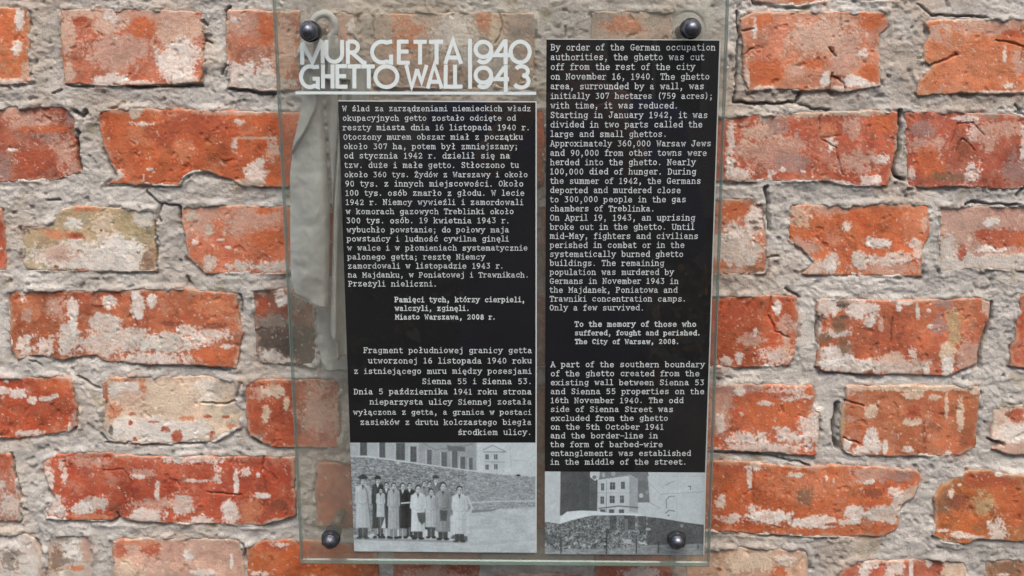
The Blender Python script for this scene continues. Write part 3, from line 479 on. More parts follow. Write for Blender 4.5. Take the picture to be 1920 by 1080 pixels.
# typewriter face: advance 6, x-height 4.4, capital 6.1
XH, CH, AS, DS = 4.4, 6.1, 6.5, -1.8
O_ = ell(2.9, 2.2, 1.85, 2.2)
def sf(x, y, a=.9, b=.9): return [(x-a, y), (x+b, y)]
G = {
 'a': [[(1.1,3.7),(1.8,4.3),(3.0,4.4),(3.9,3.7),(3.9,.4),(4.4,0),(5.1,.1)], [(3.9,2.6),(2.3,2.6),(1.1,1.9),(1.0,.8),(1.8,0),(3.0,.1),(3.9,1.0)]],
 'b': [[(.3,AS),(1.2,AS),(1.2,0)], ell(3.0,2.2,1.8,2.2)],
 'c': [ell(3.0,2.2,1.9,2.2,45,330,9), [(4.5,3.2),(4.5,4.3)]],
 'd': [[(3.7,AS),(4.6,AS),(4.6,0),(5.4,0)], ell(2.8,2.2,1.8,2.2)],
 'e': [[(1.1,2.3),(4.8,2.3),(4.6,3.4),(3.7,4.3),(2.4,4.4),(1.3,3.5),(1.0,2.2),(1.4,.8),(2.5,0),(3.8,.1),(4.8,.8)]],
 'f': [[(4.9,6.1),(4.0,AS),(3.0,6.2),(2.5,5.4),(2.5,0)], [(1.0,XH),(4.4,XH)], sf(2.5,0,1.4,1.6)],
 'g': [ell(2.7,2.4,1.7,2.0), [(5.2,XH),(4.4,XH),(4.4,-.8),(3.6,DS),(2.2,DS),(1.2,-1.4)]],
 'h': [[(.4,AS),(1.2,AS),(1.2,0)], sf(1.2,0), [(1.2,3.4),(2.2,4.3),(3.4,4.3),(4.3,3.4),(4.3,0)], sf(4.3,0)],
 'i': [[(1.4,XH),(2.9,XH),(2.9,0)], sf(2.9,0,1.8,1.8), [(2.75,6.3),(3.05,6.3)]],
 'j': [[(1.6,XH),(3.6,XH),(3.6,-.9),(2.8,DS),(1.2,-1.6)], [(3.45,6.3),(3.75,6.3)]],
 'k': [[(.4,AS),(1.3,AS),(1.3,0)], sf(1.3,0), [(1.3,1.6),(4.2,XH)], sf(4.1,XH), [(2.5,2.6),(4.5,0)], sf(4.5,0,.7,.7)],
 'l': [[(1.4,AS),(2.9,AS),(2.9,0)], sf(2.9,0,1.8,1.8)],
 'm': [[(.1,XH),(.9,XH),(.9,0)], sf(.9,0,.7,.6), [(.9,3.6),(1.7,4.3),(2.4,4.2),(2.9,3.5),(2.9,0)], [(2.9,3.6),(3.7,4.3),(4.4,4.2),(4.9,3.5),(4.9,0)], sf(2.9,0,.3,.5), sf(4.9,0,.4,.7)],
 'n': [[(.4,XH),(1.2,XH),(1.2,0)], sf(1.2,0), [(1.2,3.4),(2.2,4.3),(3.4,4.3),(4.3,3.4),(4.3,0)], sf(4.3,0)],
 'o': [O_],
 'p': [[(.3,XH),(1.2,XH),(1.2,DS)], sf(1.2,DS), ell(3.0,2.2,1.8,2.2)],
 'r': [[(.7,XH),(1.9,XH),(1.9,0)], sf(1.9,0,1.3,1.6), [(1.9,3.0),(3.0,4.2),(4.2,4.4),(4.9,3.8)]],
 's': [[(4.4,4.4),(4.4,3.4)], [(4.4,3.8),(3.4,4.4),(2.0,4.3),(1.3,3.5),(1.8,2.6),(3.9,1.9),(4.6,1.1),(3.9,.2),(2.4,0),(1.3,.6)], [(1.3,0),(1.3,1.1)]],
 't': [[(2.2,6.0),(2.2,.9),(2.9,0),(4.1,0),(4.9,.6)], [(.9,XH),(4.4,XH)]],
 'u': [[(.4,XH),(1.2,XH),(1.2,1.0),(2.0,.1),(3.2,.1),(4.3,1.0)], [(3.5,XH),(4.3,XH),(4.3,0),(5.1,0)]],
 'v': [sf(1.0,XH), [(1.0,XH),(2.9,0),(4.8,XH)], sf(4.8,XH)],
 'w': [sf(.8,XH,.7,.8), [(.8,XH),(1.8,0),(2.9,3.4),(4.0,0),(5.0,XH)], sf(5.0,XH,.8,.7)],
 'x': [[(1.1,XH),(4.7,0)], [(4.7,XH),(1.1,0)], sf(1.1,XH), sf(4.7,XH), sf(1.1,0), sf(4.7,0)],
 'y': [sf(1.0,XH), sf(4.7,XH), [(1.0,XH),(2.9,.3)], [(4.7,XH),(2.3,-1.3),(1.6,DS),(.6,DS)]],
 'z': [[(1.3,3.3),(1.3,XH),(4.4,XH),(1.2,0),(4.6,0),(4.6,1.1)]],
 'A': [[(.8,0),(2.9,CH),(5.0,0)], [(1.6,2.2),(4.2,2.2)], sf(.8,0), sf(5.0,0), [(1.8,CH),(3.0,CH)]],
 'B': [[(.4,CH),(3.4,CH),(4.5,5.2),(4.3,3.8),(3.3,3.2),(1.3,3.2)], [(3.3,3.2),(4.7,2.3),(4.7,.8),(3.6,0),(.4,0)], [(1.3,0),(1.3,CH)]],
 'C': [ell(3.0,3.05,2.0,3.05,50,320,10), [(4.7,4.4),(4.7,6.0)]],
 'D': [[(.4,CH),(3.0,CH),(4.4,5.0),(4.8,3.0),(4.4,1.1),(3.0,0),(.4,0)], [(1.3,0),(1.3,CH)]],
 'F': [[(.5,0),(2.8,0)], [(1.5,0),(1.5,CH)], [(.5,CH),(4.9,CH),(4.9,4.7)], [(1.5,3.2),(3.6,3.2)], [(3.6,2.4),(3.6,4.0)]],
 'G': [ell(2.9,3.05,2.0,3.05,50,300,10), [(4.5,4.6),(4.5,6.0)], [(3.2,2.6),(5.2,2.6)], [(4.5,2.6),(4.5,.5),(3.5,0)]],
 'I': [[(2.9,0),(2.9,CH)], sf(2.9,0,1.6,1.6), sf(2.9,CH,1.6,1.6)],
 'J': [[(2.2,CH),(5.2,CH)], [(3.8,CH),(3.8,1.3),(2.9,.1),(1.5,.1),(.9,1.2),(.9,2.2)]],
 'M': [[(.2,CH),(1.0,CH),(2.9,2.4),(4.8,CH),(5.6,CH)], [(1.0,CH),(1.0,0)], [(4.8,CH),(4.8,0)], sf(1.0,0,.8,.8), sf(4.8,0,.8,.8)],
 'N': [[(.3,CH),(1.2,CH),(4.4,0),(4.4,CH)], [(1.2,CH),(1.2,0)], sf(1.2,0), sf(4.4,CH)],
 'O': [ell(2.9,3.05,2.0,3.05)],
 'P': [[(.4,CH),(3.5,CH),(4.7,5.2),(4.6,3.6),(3.5,2.8),(1.4,2.8)], [(1.4,0),(1.4,CH)], sf(1.4,0,1.0,1.4)],
 'S': [[(4.5,6.1),(4.5,4.7)], [(4.5,5.2),(3.4,6.1),(1.9,6.0),(1.2,4.9),(1.7,3.7),(3.9,2.8),(4.7,1.7),(4.1,.3),(2.5,0),(1.2,.9)], [(1.2,0),(1.2,1.5)]],
 'T': [[(.7,4.6),(.7,CH),(5.1,CH),(5.1,4.6)], [(2.9,0),(2.9,CH)], sf(2.9,0,1.3,1.3)],
 'U': [sf(1.1,CH), sf(4.7,CH), [(1.1,CH),(1.1,1.5),(2.0,.1),(3.8,.1),(4.7,1.5),(4.7,CH)]],
 'W': [sf(.8,CH,.7,.8), [(.8,CH),(1.7,0),(2.9,4.4),(4.1,0),(5.0,CH)], sf(5.0,CH,.8,.7)],
 'Z': [[(1.2,4.7),(1.2,CH),(4.5,CH),(1.1,0),(4.7,0),(4.7,1.5)]],
 '0': [ell(2.9,3.05,1.7,3.05)],
 '1': [[(1.5,5.2),(2.9,CH),(2.9,0)], sf(2.9,0,1.6,1.6)],
 '2': [[(1.2,4.6),(1.6,5.7),(2.8,6.1),(4.1,5.6),(4.4,4.4),(3.8,3.2),(1.2,.2),(4.6,.2),(4.6,1.0)]],
 '3': [[(1.2,CH),(4.4,CH),(2.7,3.9),(4.0,3.5),(4.6,2.1),(4.1,.6),(2.8,0),(1.1,.6)]],
 '4': [[(4.9,1.8),(1.0,1.8),(3.6,CH),(3.6,0)], sf(3.6,0)],
 '5': [[(4.4,CH),(1.5,CH),(1.4,3.4),(2.7,4.0),(4.1,3.4),(4.6,2.0),(4.0,.5),(2.6,0),(1.1,.6)]],
 '6': [ell(2.9,1.9,1.7,1.9), [(1.2,2.2),(1.5,4.2),(2.6,5.7),(3.9,6.2)]],
 '7': [[(1.1,4.9),(1.1,CH),(4.6,CH),(2.5,0)]],
 '8': [ell(2.9,4.6,1.4,1.5), ell(2.9,1.55,1.7,1.6)],
 '9': [ell(2.9,4.2,1.7,1.9), [(4.6,3.9),(4.3,2.0),(3.2,.4),(1.9,-.1)]],
 '.': [[(2.55,.35),(3.25,.35)]], ',': [[(2.5,.5),(3.2,.5)], [(3.3,.7),(3.1,-1.0),(2.2,-1.9)]],
 ';': [[(2.6,3.8),(3.2,3.8)], [(2.5,.5),(3.2,.5)], [(3.3,.7),(3.1,-1.0),(2.2,-1.9)]],
 '(': [[(4.2,7.0),(3.0,5.2),(2.8,3.0),(3.0,.9),(4.2,-1.0)]], ')': [[(1.6,7.0),(2.8,5.2),(3.0,3.0),(2.8,.9),(1.6,-1.0)]],
 '-': [[(1.0,2.6),(4.9,2.6)]],
}
ACUTE = [(2.6,5.3),(3.9,6.8)]; OGON = [(4.3,0),(3.8,-1.0),(4.4,-1.8),(5.0,-1.5)]
for k, (b, ex) in {'ą': ('a', OGON), 'ę': ('e', [(3.6,0),(3.0,-1.0),(3.6,-1.8),(4.3,-1.5)]), 'ś': ('s', ACUTE), 'ó': ('o', ACUTE), 'ń': ('n', ACUTE), 'ć': ('c', ACUTE),
                   'ź': ('z', ACUTE), 'ż': ('z', [(2.6,5.8),(3.3,5.8)]), 'Ż': ('Z', [(2.6,7.4),(3.3,7.4)]), 'ł': ('l', [(1.6,2.6),(4.3,4.3)])}.items():
    G[k] = G[b] + [ex]
HEAVY = set('.,;')
def put_line(rb, txt, x0, z0, pitch, hwf=.37, vs=1.0):
    """x0,z0 baseline start on the print plane (metres)"""
    u = pitch / 6.0
    for k, ch in enumerate(txt):
        if ch == ' ': continue
        jx = random.uniform(-.12, .12); jy = random.uniform(-.18, .18); hw = u*hwf*random.uniform(.92, 1.12)
        for st in G[ch]:
            f = 1.6 if (ch in 'ij;' and len(st) == 2 and abs(st[0][0]-st[1][0]) < .65) or (ch in HEAVY and len(st) == 2 and st[0][1] == st[1][1]) or ch == '.' else 1.0
            rb.line([(x0 + k*pitch + (a+jx)*u, z0 + (b+jy)*u*vs) for a, b in st], hw*f, hw*.7)

# ------------------------------------------------------------------ the glass plaque
def simple(name, col, rough=.5, metal=0.0, spec=.5):
    m, nt, b = mat_new(name); b.inputs['Base Color'].default_value = (*srgb(col), 1)
    b.inputs['Roughness'].default_value = rough; b.inputs['Metallic'].default_value = metal
    b.inputs['Specular IOR Level'].default_value = spec
    return m, nt, b
def print_mat(name, col, var=.06):
    m, nt, b = simple(name, col, .6, 0, .2)
    geo = N(nt, 'ShaderNodeNewGeometry').outputs['Position']; n = noise(nt, 300, 5, .6, geo)
    c = mix(nt, tuple(srgb(col)), ramp(nt, n.outputs[0], .3, (1-var,)*3, .7, (1+var,)*3).outputs[0], 1.0, 'MULTIPLY')
    nt.links.new(c, b.inputs['Base Color']); return m
M_BLACK = print_mat('black_print', (10, 11, 14)); M_WHITE = print_mat('white_print', (196, 203, 205), .18); M_TITLE = print_mat('title_print', (208, 217, 218), .04)
M_EDGE = print_mat('print_underlay', (186, 192, 190))

def glass_mat(name, tint, dust, refl=1.0, dcol=(176, 172, 160), low=False):
    m = bpy.data.materials.new(name); m.use_nodes = True; nt = m.node_tree
    nt.nodes.remove(nt.nodes['Principled BSDF']); out = nt.nodes['Material Output']
    tr = N(nt, 'ShaderNodeBsdfTransparent'); tr.inputs[0].default_value = (*tint, 1)
    gl = N(nt, 'ShaderNodeBsdfGlossy'); gl.inputs['Roughness'].default_value = .015; gl.inputs[0].default_value = (.95, .98, 1, 1)
    lw = N(nt, 'ShaderNodeLayerWeight'); lw.inputs['Blend'].default_value = .5
    fz = math_(nt, 'MULTIPLY_ADD', math_(nt, 'POWER', lw.outputs['Facing'], 5.0), .96*refl, .04*refl)
    df = N(nt, 'ShaderNodeBsdfDiffuse'); df.inputs[0].default_value = (*srgb(dcol), 1)
    geo = N(nt, 'ShaderNodeNewGeometry').outputs['Position']
    n = noise(nt, 9, 6, .65, geo); n2 = noise(nt, 240, 3, .6, geo)
    dm = math_(nt, 'MULTIPLY', ramp(nt, n.outputs[0], .3, (.35,)*3, .75, (1,)*3).outputs[0], dust)
    sp = math_(nt, 'MULTIPLY', ramp(nt, n2.outputs[0], .72, (0,)*3, .78, (1,)*3).outputs[0], dust*1.5)
    dm = math_(nt, 'ADD', dm, sp)
    if low:                      # grime that has settled towards the lower edge, in streaks
        xyz = N(nt, 'ShaderNodeSeparateXYZ'); nt.links.new(geo, xyz.inputs[0])
        mr = N(nt, 'ShaderNodeMapRange'); mr.inputs[1].default_value = 1.42; mr.inputs[2].default_value = 1.06; mr.inputs[3].default_value = 0; mr.inputs[4].default_value = .20
        nt.links.new(xyz.outputs['Z'], mr.inputs[0])
        mp = N(nt, 'ShaderNodeMapping'); mp.inputs['Scale'].default_value = (1, 1, .18); nt.links.new(geo, mp.inputs[0])
        st = noise(nt, 30, 5, .6, mp.outputs[0])
        dm = math_(nt, 'ADD', dm, math_(nt, 'MULTIPLY', mr.outputs[0], ramp(nt, st.outputs[0], .3, (.4,)*3, .7, (1,)*3).outputs[0]))
    s1 = N(nt, 'ShaderNodeMixShader'); nt.links.new(dm, s1.inputs[0]); nt.links.new(tr.outputs[0], s1.inputs[1]); nt.links.new(df.outputs[0], s1.inputs[2])
    s2 = N(nt, 'ShaderNodeMixShader'); nt.links.new(fz, s2.inputs[0]); nt.links.new(s1.outputs[0], s2.inputs[1]); nt.links.new(gl.outputs[0], s2.inputs[2])
    nt.links.new(s2.outputs[0], out.inputs['Surface'])
    return m
M_GLASS = glass_mat('clear_glass', (.965, .975, .97), .012)
M_GBACK = glass_mat('clear_glass_back', (.89, .90, .88), .20, .5, (150, 146, 134), True)
m, nt, b = simple('glass_edge', (96, 118, 112), .15); b.inputs['Alpha'].default_value = .72; M_GEDGE = m

gx0, gz0 = unproj(563, 1058, GF); gx1, gz1 = unproj(1331, 1064, GF); gx2, gz2 = unproj(1371, -95, GF); gx3, gz3 = unproj(505.5, -95, GF)
gc = [(float(gx0), float(gz0)), (float(gx1), float(gz1)), (float(gx2), float(gz2)), (float(gx3), float(gz2))]
plaque = thing('memorial_plaque', 'clear glass memorial plaque headed MUR GETTA 1940 GHETTO WALL 1943 bolted to the brick wall', 'plaque')
# bevelled pane: front face, front bevel, side, back bevel, back
def inset(c, d): return [(c[0][0]+d, c[0][1]+d), (c[1][0]-d, c[1][1]+d), (c[2][0]-d, c[2][1]-d), (c[3][0]+d, c[3][1]-d)]
rings = [(inset(gc, .0012), GF), (gc, GF-.0012), (gc, GB+.0012), (inset(gc, .0012), GB)]
v = [(p[0], -d, p[1]) for ring, d in rings for p in ring]; f = [(0, 1, 2, 3), (15, 14, 13, 12)]
for r in range(3):
    for k in range(4): f.append((r*4+k, (r+1)*4+k, (r+1)*4+(k+1) % 4, r*4+(k+1) % 4))
glass = new_mesh('glass_pane', np.array(v), f, M_GLASS, plaque); glass.data.materials.append(M_GBACK); glass.data.materials.append(M_GEDGE)
for p in glass.data.polygons: p.material_index = 0 if p.index == 0 else (1 if p.index == 1 else 2)

def P(px, py, depth): X, Z = unproj(px, py, depth); return float(X), float(Z)
def quad(name, pts, depth, mat, parent):
    v = [(P(a, b, depth)[0], -depth, P(a, b, depth)[1]) for a, b in pts]
    v2 = [(p[0], p[1] + .0003, p[2]) for p in v]
    f = [(0, 1, 2, 3), (7, 6, 5, 4)] + [(k, k+4, (k+1) % 4+4, (k+1) % 4) for k in range(4)]
    return new_mesh(name, np.array(v + v2), f, mat, parent)
DL, DP, DU = GB+.0021, GB+.0017, GB+.0012           # lettering, panels, pale underlay
PL = [(656.5,830), (1004,830), (1004,192), (634,190)]; PR = [(1021.5,884), (1322,886), (1349,76), (1024.5,74)]
pl = quad('text_panel', PL, DP, M_BLACK, plaque); pl['label'] = 'black panel with Polish typewriter text'
pr = quad('text_panel', PR, DP, M_BLACK, plaque); pr['label'] = 'black panel with English typewriter text'
quad('print_underlay', [(657,830.5), (1006.6,830.5), (1006.6,189.8), (634.5,188)], DU, M_EDGE, pl)
quad('print_underlay', [(1022,884.5), (1324.3,886.5), (1351.3,74.3), (1025,72.3)], DU, M_EDGE, pr)

TXL = """W ślad za zarządzeniami niemieckich władz
okupacyjnych getto zostało odcięte od
reszty miasta dnia 16 listopada 1940 r.
Otoczony murem obszar miał z początku
około 307 ha, potem był zmniejszany;
od stycznia 1942 r. dzielił się na
tzw. duże i małe getto. Stłoczono tu
około 360 tys. Żydów z Warszawy i około
90 tys. z innych miejscowości. Około
100 tys. osób zmarło z głodu. W lecie
1942 r. Niemcy wywieźli i zamordowali
w komorach gazowych Treblinki około
300 tys. osób. 19 kwietnia 1943 r.
wybuchło powstanie; do połowy maja
powstańcy i ludność cywilna ginęli
w walce i w płomieniach systematycznie
palonego getta; resztę Niemcy
zamordowali w listopadzie 1943 r.
na Majdanku, w Poniatowej i Trawnikach.
Przeżyli nieliczni.""".split('\n')
TXL2 = "Pamięci tych, którzy cierpieli,\nwalczyli, zginęli.\nMiasto Warszawa, 2008 r.".split('\n')
TXL3 = """Fragment południowej granicy getta
utworzonej 16 listopada 1940 roku
z istniejącego muru między posesjami
Sienna 55 i Sienna 53.
Dnia 5 października 1941 roku strona
nieparzysta ulicy Siennej została
wyłączona z getta, a granica w postaci
zasieków z drutu kolczastego biegła
środkiem ulicy.""".split('\n')
TXR = """By order of the German occupation
authorities, the ghetto was cut
off from the rest of the city
on November 16, 1940. The ghetto
area, surrounded by a wall, was
initially 307 hectares (759 acres);
with time, it was reduced.
Starting in January 1942, it was
divided in two parts called the
large and small ghettos.
Approximately 360,000 Warsaw Jews
and 90,000 from other towns were
herded into the ghetto. Nearly
100,000 died of hunger. During
the summer of 1942, the Germans
deported and murdered close
to 300,000 people in the gas
chambers of Treblinka.
On April 19, 1943, an uprising
broke out in the ghetto. Until
mid-May, fighters and civilians
perished in combat or in the
systematically burned ghetto
buildings. The remaining
population was murdered by
Germans in November 1943 in
the Majdanek, Poniatowa and
Trawniki concentration camps.
Only a few survived.""".split('\n')
TXR2 = "To the memory of those who\nsuffered, fought and perished.\nThe City of Warsaw, 2008.".split('\n')
TXR3 = """A part of the southern boundary
of the ghetto created from the
existing wall between Sienna 53
and Sienna 55 properties on the
16th November 1940. The odd
side of Sienna Street was
excluded from the ghetto
on the 5th October 1941
and the border-line in
the form of barbed-wire
entanglements was established
in the middle of the street.""".split('\n')
WID = {**{c: .86 for c in 'iljtfr1I'}, **{c: .84 for c in '.,;()-'}, **{c: 1.1 for c in 'mwMW'}}
def block(rb, lines, p_first, p_last, fixed, hwf=.37, vs=1.0, right=False):
    """baseline starts run from p_first to p_last (pixels); fixed: measured pixel of each line's other end"""
    a = P(*p_first, DL); b = P(*p_last, DL); n = len(lines)
    for k, t in enumerate(lines):
        s = k/(n-1); x0, z0 = a[0]+(b[0]-a[0])*s, a[1]+(b[1]-a[1])*s
        py = p_first[1] + (p_last[1]-p_first[1])*s
        xe = P(fixed[k], py, DL)[0]
        if right: x0, xe = xe, x0
        wd = [WID.get(c_, 1.0) for c_ in t]; unit = (xe-x0) / (sum(wd) - .12)
        for c_, w_ in zip(t, wd):
            if c_ != ' ': put_line(rb, c_, x0 + unit*(w_-1)*.5, z0, unit, hwf, vs)
            x0 += unit*w_
rb = Ribbon()
block(rb, TXL, (641.5,208), (653,536.5), [995,967,993,980,971,956,973,989,981,983,981,963,955,954,954,989,909,944,991,819])
block(rb, TXL2, (739.5,566), (740.5,598.5), [984,880,929], .52, 1.05)
block(rb, TXL3, (997,661.5), (996,815), [681,690,663,791,663,693,662,675,858], right=True)
rb.build('lettering', DL, M_WHITE, pl)
rb = Ribbon()
block(rb, TXR, (1032,94), (1030,581.5), [1341,1320,1303,1330,1320,1336,1271,1327,1317,1250,1333,1325,1304,1305,1314,1276,1286,1227,1303,1302,1309,1283,1281,1245,1263,1272,1270,1286,1207], vs=1.05)
block(rb, TXR2, (1077,612), (1077.5,644.5), [1305,1313,1273], .52, 1.02)
block(rb, TXR3, (1032,688), (1031.5,870.5), [1321,1311,1320,1320,1281,1262,1252,1244,1233,1242,1295,1287])
rb.build('lettering', DL, M_WHITE, pr)

# title, strokes traced in a view of origin (500, 0), scale 3.692
def T(pts): return [P(500 + a/3.692, b/3.692, DL) for a, b in pts]
rb = Ribbon(); hw = abs(P(1000, 300, DL)[0] - P(1003.6, 300, DL)[0])
def arc(cx, cy, rx, ry, a0, a1, n=20): return [(cx + rx*math.cos(R(a0+(a1-a0)*k/n)), cy + ry*math.sin(R(a0+(a1-a0)*k/n))) for k in range(n+1)]
TS = [[(246,447),(246,300)], [(246,292),(317,432),(383,276)], [(386,290),(388,440)],
 [(413,276)]+arc(468,374,54,54,180,0,14)+[(522,276)],
 [(562,442),(562,283)], [(562,287)]+arc(596,325,36,38,-90,90,10)+[(566,363)], [(592,366),(664,430),(690,438)],
 [(868,287)]+arc(800,360,70,72,-65,-295,20)+[(862,432),(862,378)],
 [(915,276),(915,446)], [(915,288),(982,288)], [(915,357),(982,357)], [(915,434),(990,434)],
 [(1016,289),(1108,289)], [(1062,289),(1062,446)], [(1124,289),(1222,289)], [(1176,289),(1176,446)],
 [(1236,442),(1290,276),(1346,442)], [(1262,398),(1322,398)],
 [(1407,268),(1407,446)], arc(1500,342,54,52,0,360,24), arc(1500,352,58,80,0,128,12),
 [(1654,272),(1654,446)], [(1648,282),(1582,382),(1686,382)] , arc(1755,360,66,72,0,360,26),
 [(362,462)]+arc(300,531,62,72,-65,-300,20)+[(354,602),(354,545),(318,545)],
 [(390,446),(390,612)], [(456,446),(456,612)], [(390,528),(456,528)],
 [(489,446),(489,612)], [(489,458),(556,458)], [(489,527),(550,527)], [(489,600),(560,600)],
 [(560,460),(652,460)], [(607,460),(607,612)], [(656,460),(748,460)], [(707,460),(707,612)],
 arc(829,531,76,72,0,360,28),
 [(966,450),(1004,604),(1042,478)], [(1042,478),(1072,566),(1108,450)],
 [(1114,612),(1160,450),(1212,612)], [(1132,566),(1194,566)],
 [(1240,448),(1238,600),(1292,600)], [(1304,448),(1304,600),(1356,600)],
 [(1408,446),(1408,614)], arc(1500,520,54,52,0,360,24), arc(1500,528,58,76,0,128,12),
 [(1655,450),(1655,640)], [(1646,466),(1586,548),(1678,548)],
 arc(1764,494,44,36,-150,80,12), arc(1762,562,52,44,-80,150,14)]
for s in TS: rb.line(T(s), hw, 0)
tl = rb.build('title_lettering', DL, M_TITLE, plaque)
rb = Ribbon(); rb.line([P(554, 174, DL-.0003), P(1005.5, 175, DL-.0003)], hw*.72); rb.build('underline', DL-.0003, M_TITLE, plaque)

# ------------------------------------------------------------------ the two printed photographs
class Pic:
    """a grey print painted on a fine grid; drawing units are those of the traced view"""
    def __init__(s, ox, oy, sc_, quadpx, nx, ny):
        s.ox, s.oy, s.sc = ox, oy, sc_
        u, v = np.meshgrid(np.linspace(0, 1, nx), np.linspace(0, 1, ny))
        (ax, ay), (bx, by), (cx, cy), (dx, dy) = quadpx      # tl, tr, br, bl
        s.px = (ax*(1-u)+bx*u)*(1-v) + (dx*(1-u)+cx*u)*v; s.py = (ay*(1-u)+by*u)*(1-v) + (dy*(1-u)+cy*u)*v
        s.x = (s.px-ox)*sc_; s.y = (s.py-oy)*sc_; s.g = np.full(s.x.shape, 150.0)
    def poly(s, pts, val, soft=3, amt=1.0):
        px = [p[0] for p in pts]; py = [p[1] for p in pts]
        m = (s.x > min(px)-12) & (s.x < max(px)+12) & (s.y > min(py)-12) & (s.y < max(py)+12)
        if not m.any(): return
        a = sstep(-soft, soft, sdf(s.x[m], s.y[m], pts)) * amt; s.g[m] += (val - s.g[m]) * a
    def rect(s, x0, y0, x1, y1, val, soft=3, amt=1.0): s.poly([(x0,y0),(x1,y0),(x1,y1),(x0,y1)], val, soft, amt)
    def ell(s, cx, cy, rx, ry, val, soft=.15, amt=1.0):
        d = 1 - np.sqrt(((s.x-cx)/rx)**2 + ((s.y-cy)/ry)**2); s.g += (val - s.g) * sstep(-soft, soft, d) * amt
    def line(s, pts, hw, val, amt=1.0):
        d = seg_dist(s.x, s.y, pts); s.g += (val - s.g) * (1 - sstep(hw*.5, hw*1.5, d)) * amt
    def build(s, depth, label, grain=7):
        g = s.g + fbm(s.x, s.y, 9, 2, 77)*grain + fbm(s.x, s.y, 60, 3, 78)*5
        g = 134 + (g-128)*1.18
        c = np.stack([g*.94, g*1.0, g*1.03], -1)
        X, Z = unproj(s.px, s.py, depth)
        o = new_mesh('photograph', np.stack([X, np.full(X.shape, -depth), Z], -1).reshape(-1, 3), grid_faces(*s.x.shape), M_PHOTO, plaque, False, srgb(np.clip(c, 25, 215)).reshape(-1, 3))
        o['label'] = label; return o
m, nt, b = simple('photo_print', (150, 150, 150), .6, 0, .2)
at = N(nt, 'ShaderNodeAttribute', attribute_name='tint'); nt.links.new(at.outputs[0], b.inputs['Base Color']); M_PHOTO = m

p1 = Pic(640, 820, 4.695, [(656.5,830), (1004,830), (1004,1036), (664,1033.5)], 350, 208)
p1.g[:] = 172
p1.poly([(60,30),(1190,30),(1190,300),(60,170)], 152)                                   # facade behind the wall
p1.poly([(680,30),(1190,30),(1190,300),(680,240)], 132, 6, .7)
for a, b_, t, u in [(165,226,40,160),(335,386,45,180),(482,560,50,200),(608,662,80,216),(755,795,110,240),(882,930,130,262),(975,1022,120,275),(1048,1090,170,282),(1125,1156,180,285)]:
    p1.rect(a, t, b_, u, 84 if a < 700 else 96, 3); p1.rect(a-14, t, a-6, u, 176, 3, .6); p1.line([((a+b_)/2, t), ((a+b_)/2, u)], 2, 110, .5)
p1.poly([(930,70),(1090,85),(1090,125),(940,118)], 92, 8, .8); p1.line([(720,50),(830,110),(1160,60)], 4, 100, .6); p1.line([(60,70),(700,80)], 2, 120, .4)
p1.poly([(1250,130),(1440,130),(1440,320),(1250,300)], 168); p1.line([(1250,110),(1330,70),(1440,122)], 4, 110, .7); p1.line([(1250,128),(1445,128)], 4, 100, .6); p1.line([(1262,216),(1440,218)], 3, 130, .7); p1.line([(1482,80),(1500,320)], 3, 140, .5)
p1.line([(1500,200),(1640,210),(1700,150)], 3, 140, .5)
for a, t in [(1268,150),(1345,148),(1268,240),(1345,236)]: p1.rect(a, t, a+30, t+44, 92, 3); p1.line([(a+15,t),(a+15,t+44)], 2, 150)
wallp = [(60,165),(260,170),(700,232),(1100,285),(1350,315),(1720,345),(1720,620),(1180,640),(60,900)]
p1.poly(wallp, 126, 3)
mm = inside(p1.x, p1.y, wallp)
blk = fbm(p1.x*.5, p1.y*1.2, 15, 3, 5, .7)
p1.g += mm*(blk*24 + fbm(p1.x*.6, p1.y*1.3, 8, 2, 6, .8)*26)*np.where(p1.x < 1100, 1, .65) ; p1.g += mm*12*(p1.x > 1100)
for k in range(16): p1.line([(70, 190+k*26), (1700, 372+k*15)], 2, 96, .26)
p1.line([(60,165),(260,172),(700,234),(1100,288),(1360,318)], 6, 178, .8)
p1.rect(487, 200, 512, 240, 168, 3); p1.line([(1380,320),(1680,345)], 4, 180, .5); p1.ell(1558,334,20,8,60)
p1.line([(1150,575),(1400,562),(1700,560)], 6, 172, .8)
p1.poly([(1120,650),(1400,640),(1720,615),(1720,1030),(60,1030),(60,860),(1120,880)], 162, 10)
p1.poly([(1130,640),(1380,630),(1340,650),(1150,665)], 120, 4)
p1.g += (p1.y > 640)*fbm(p1.x*.4, p1.y*1.5, 40, 4, 9)*9
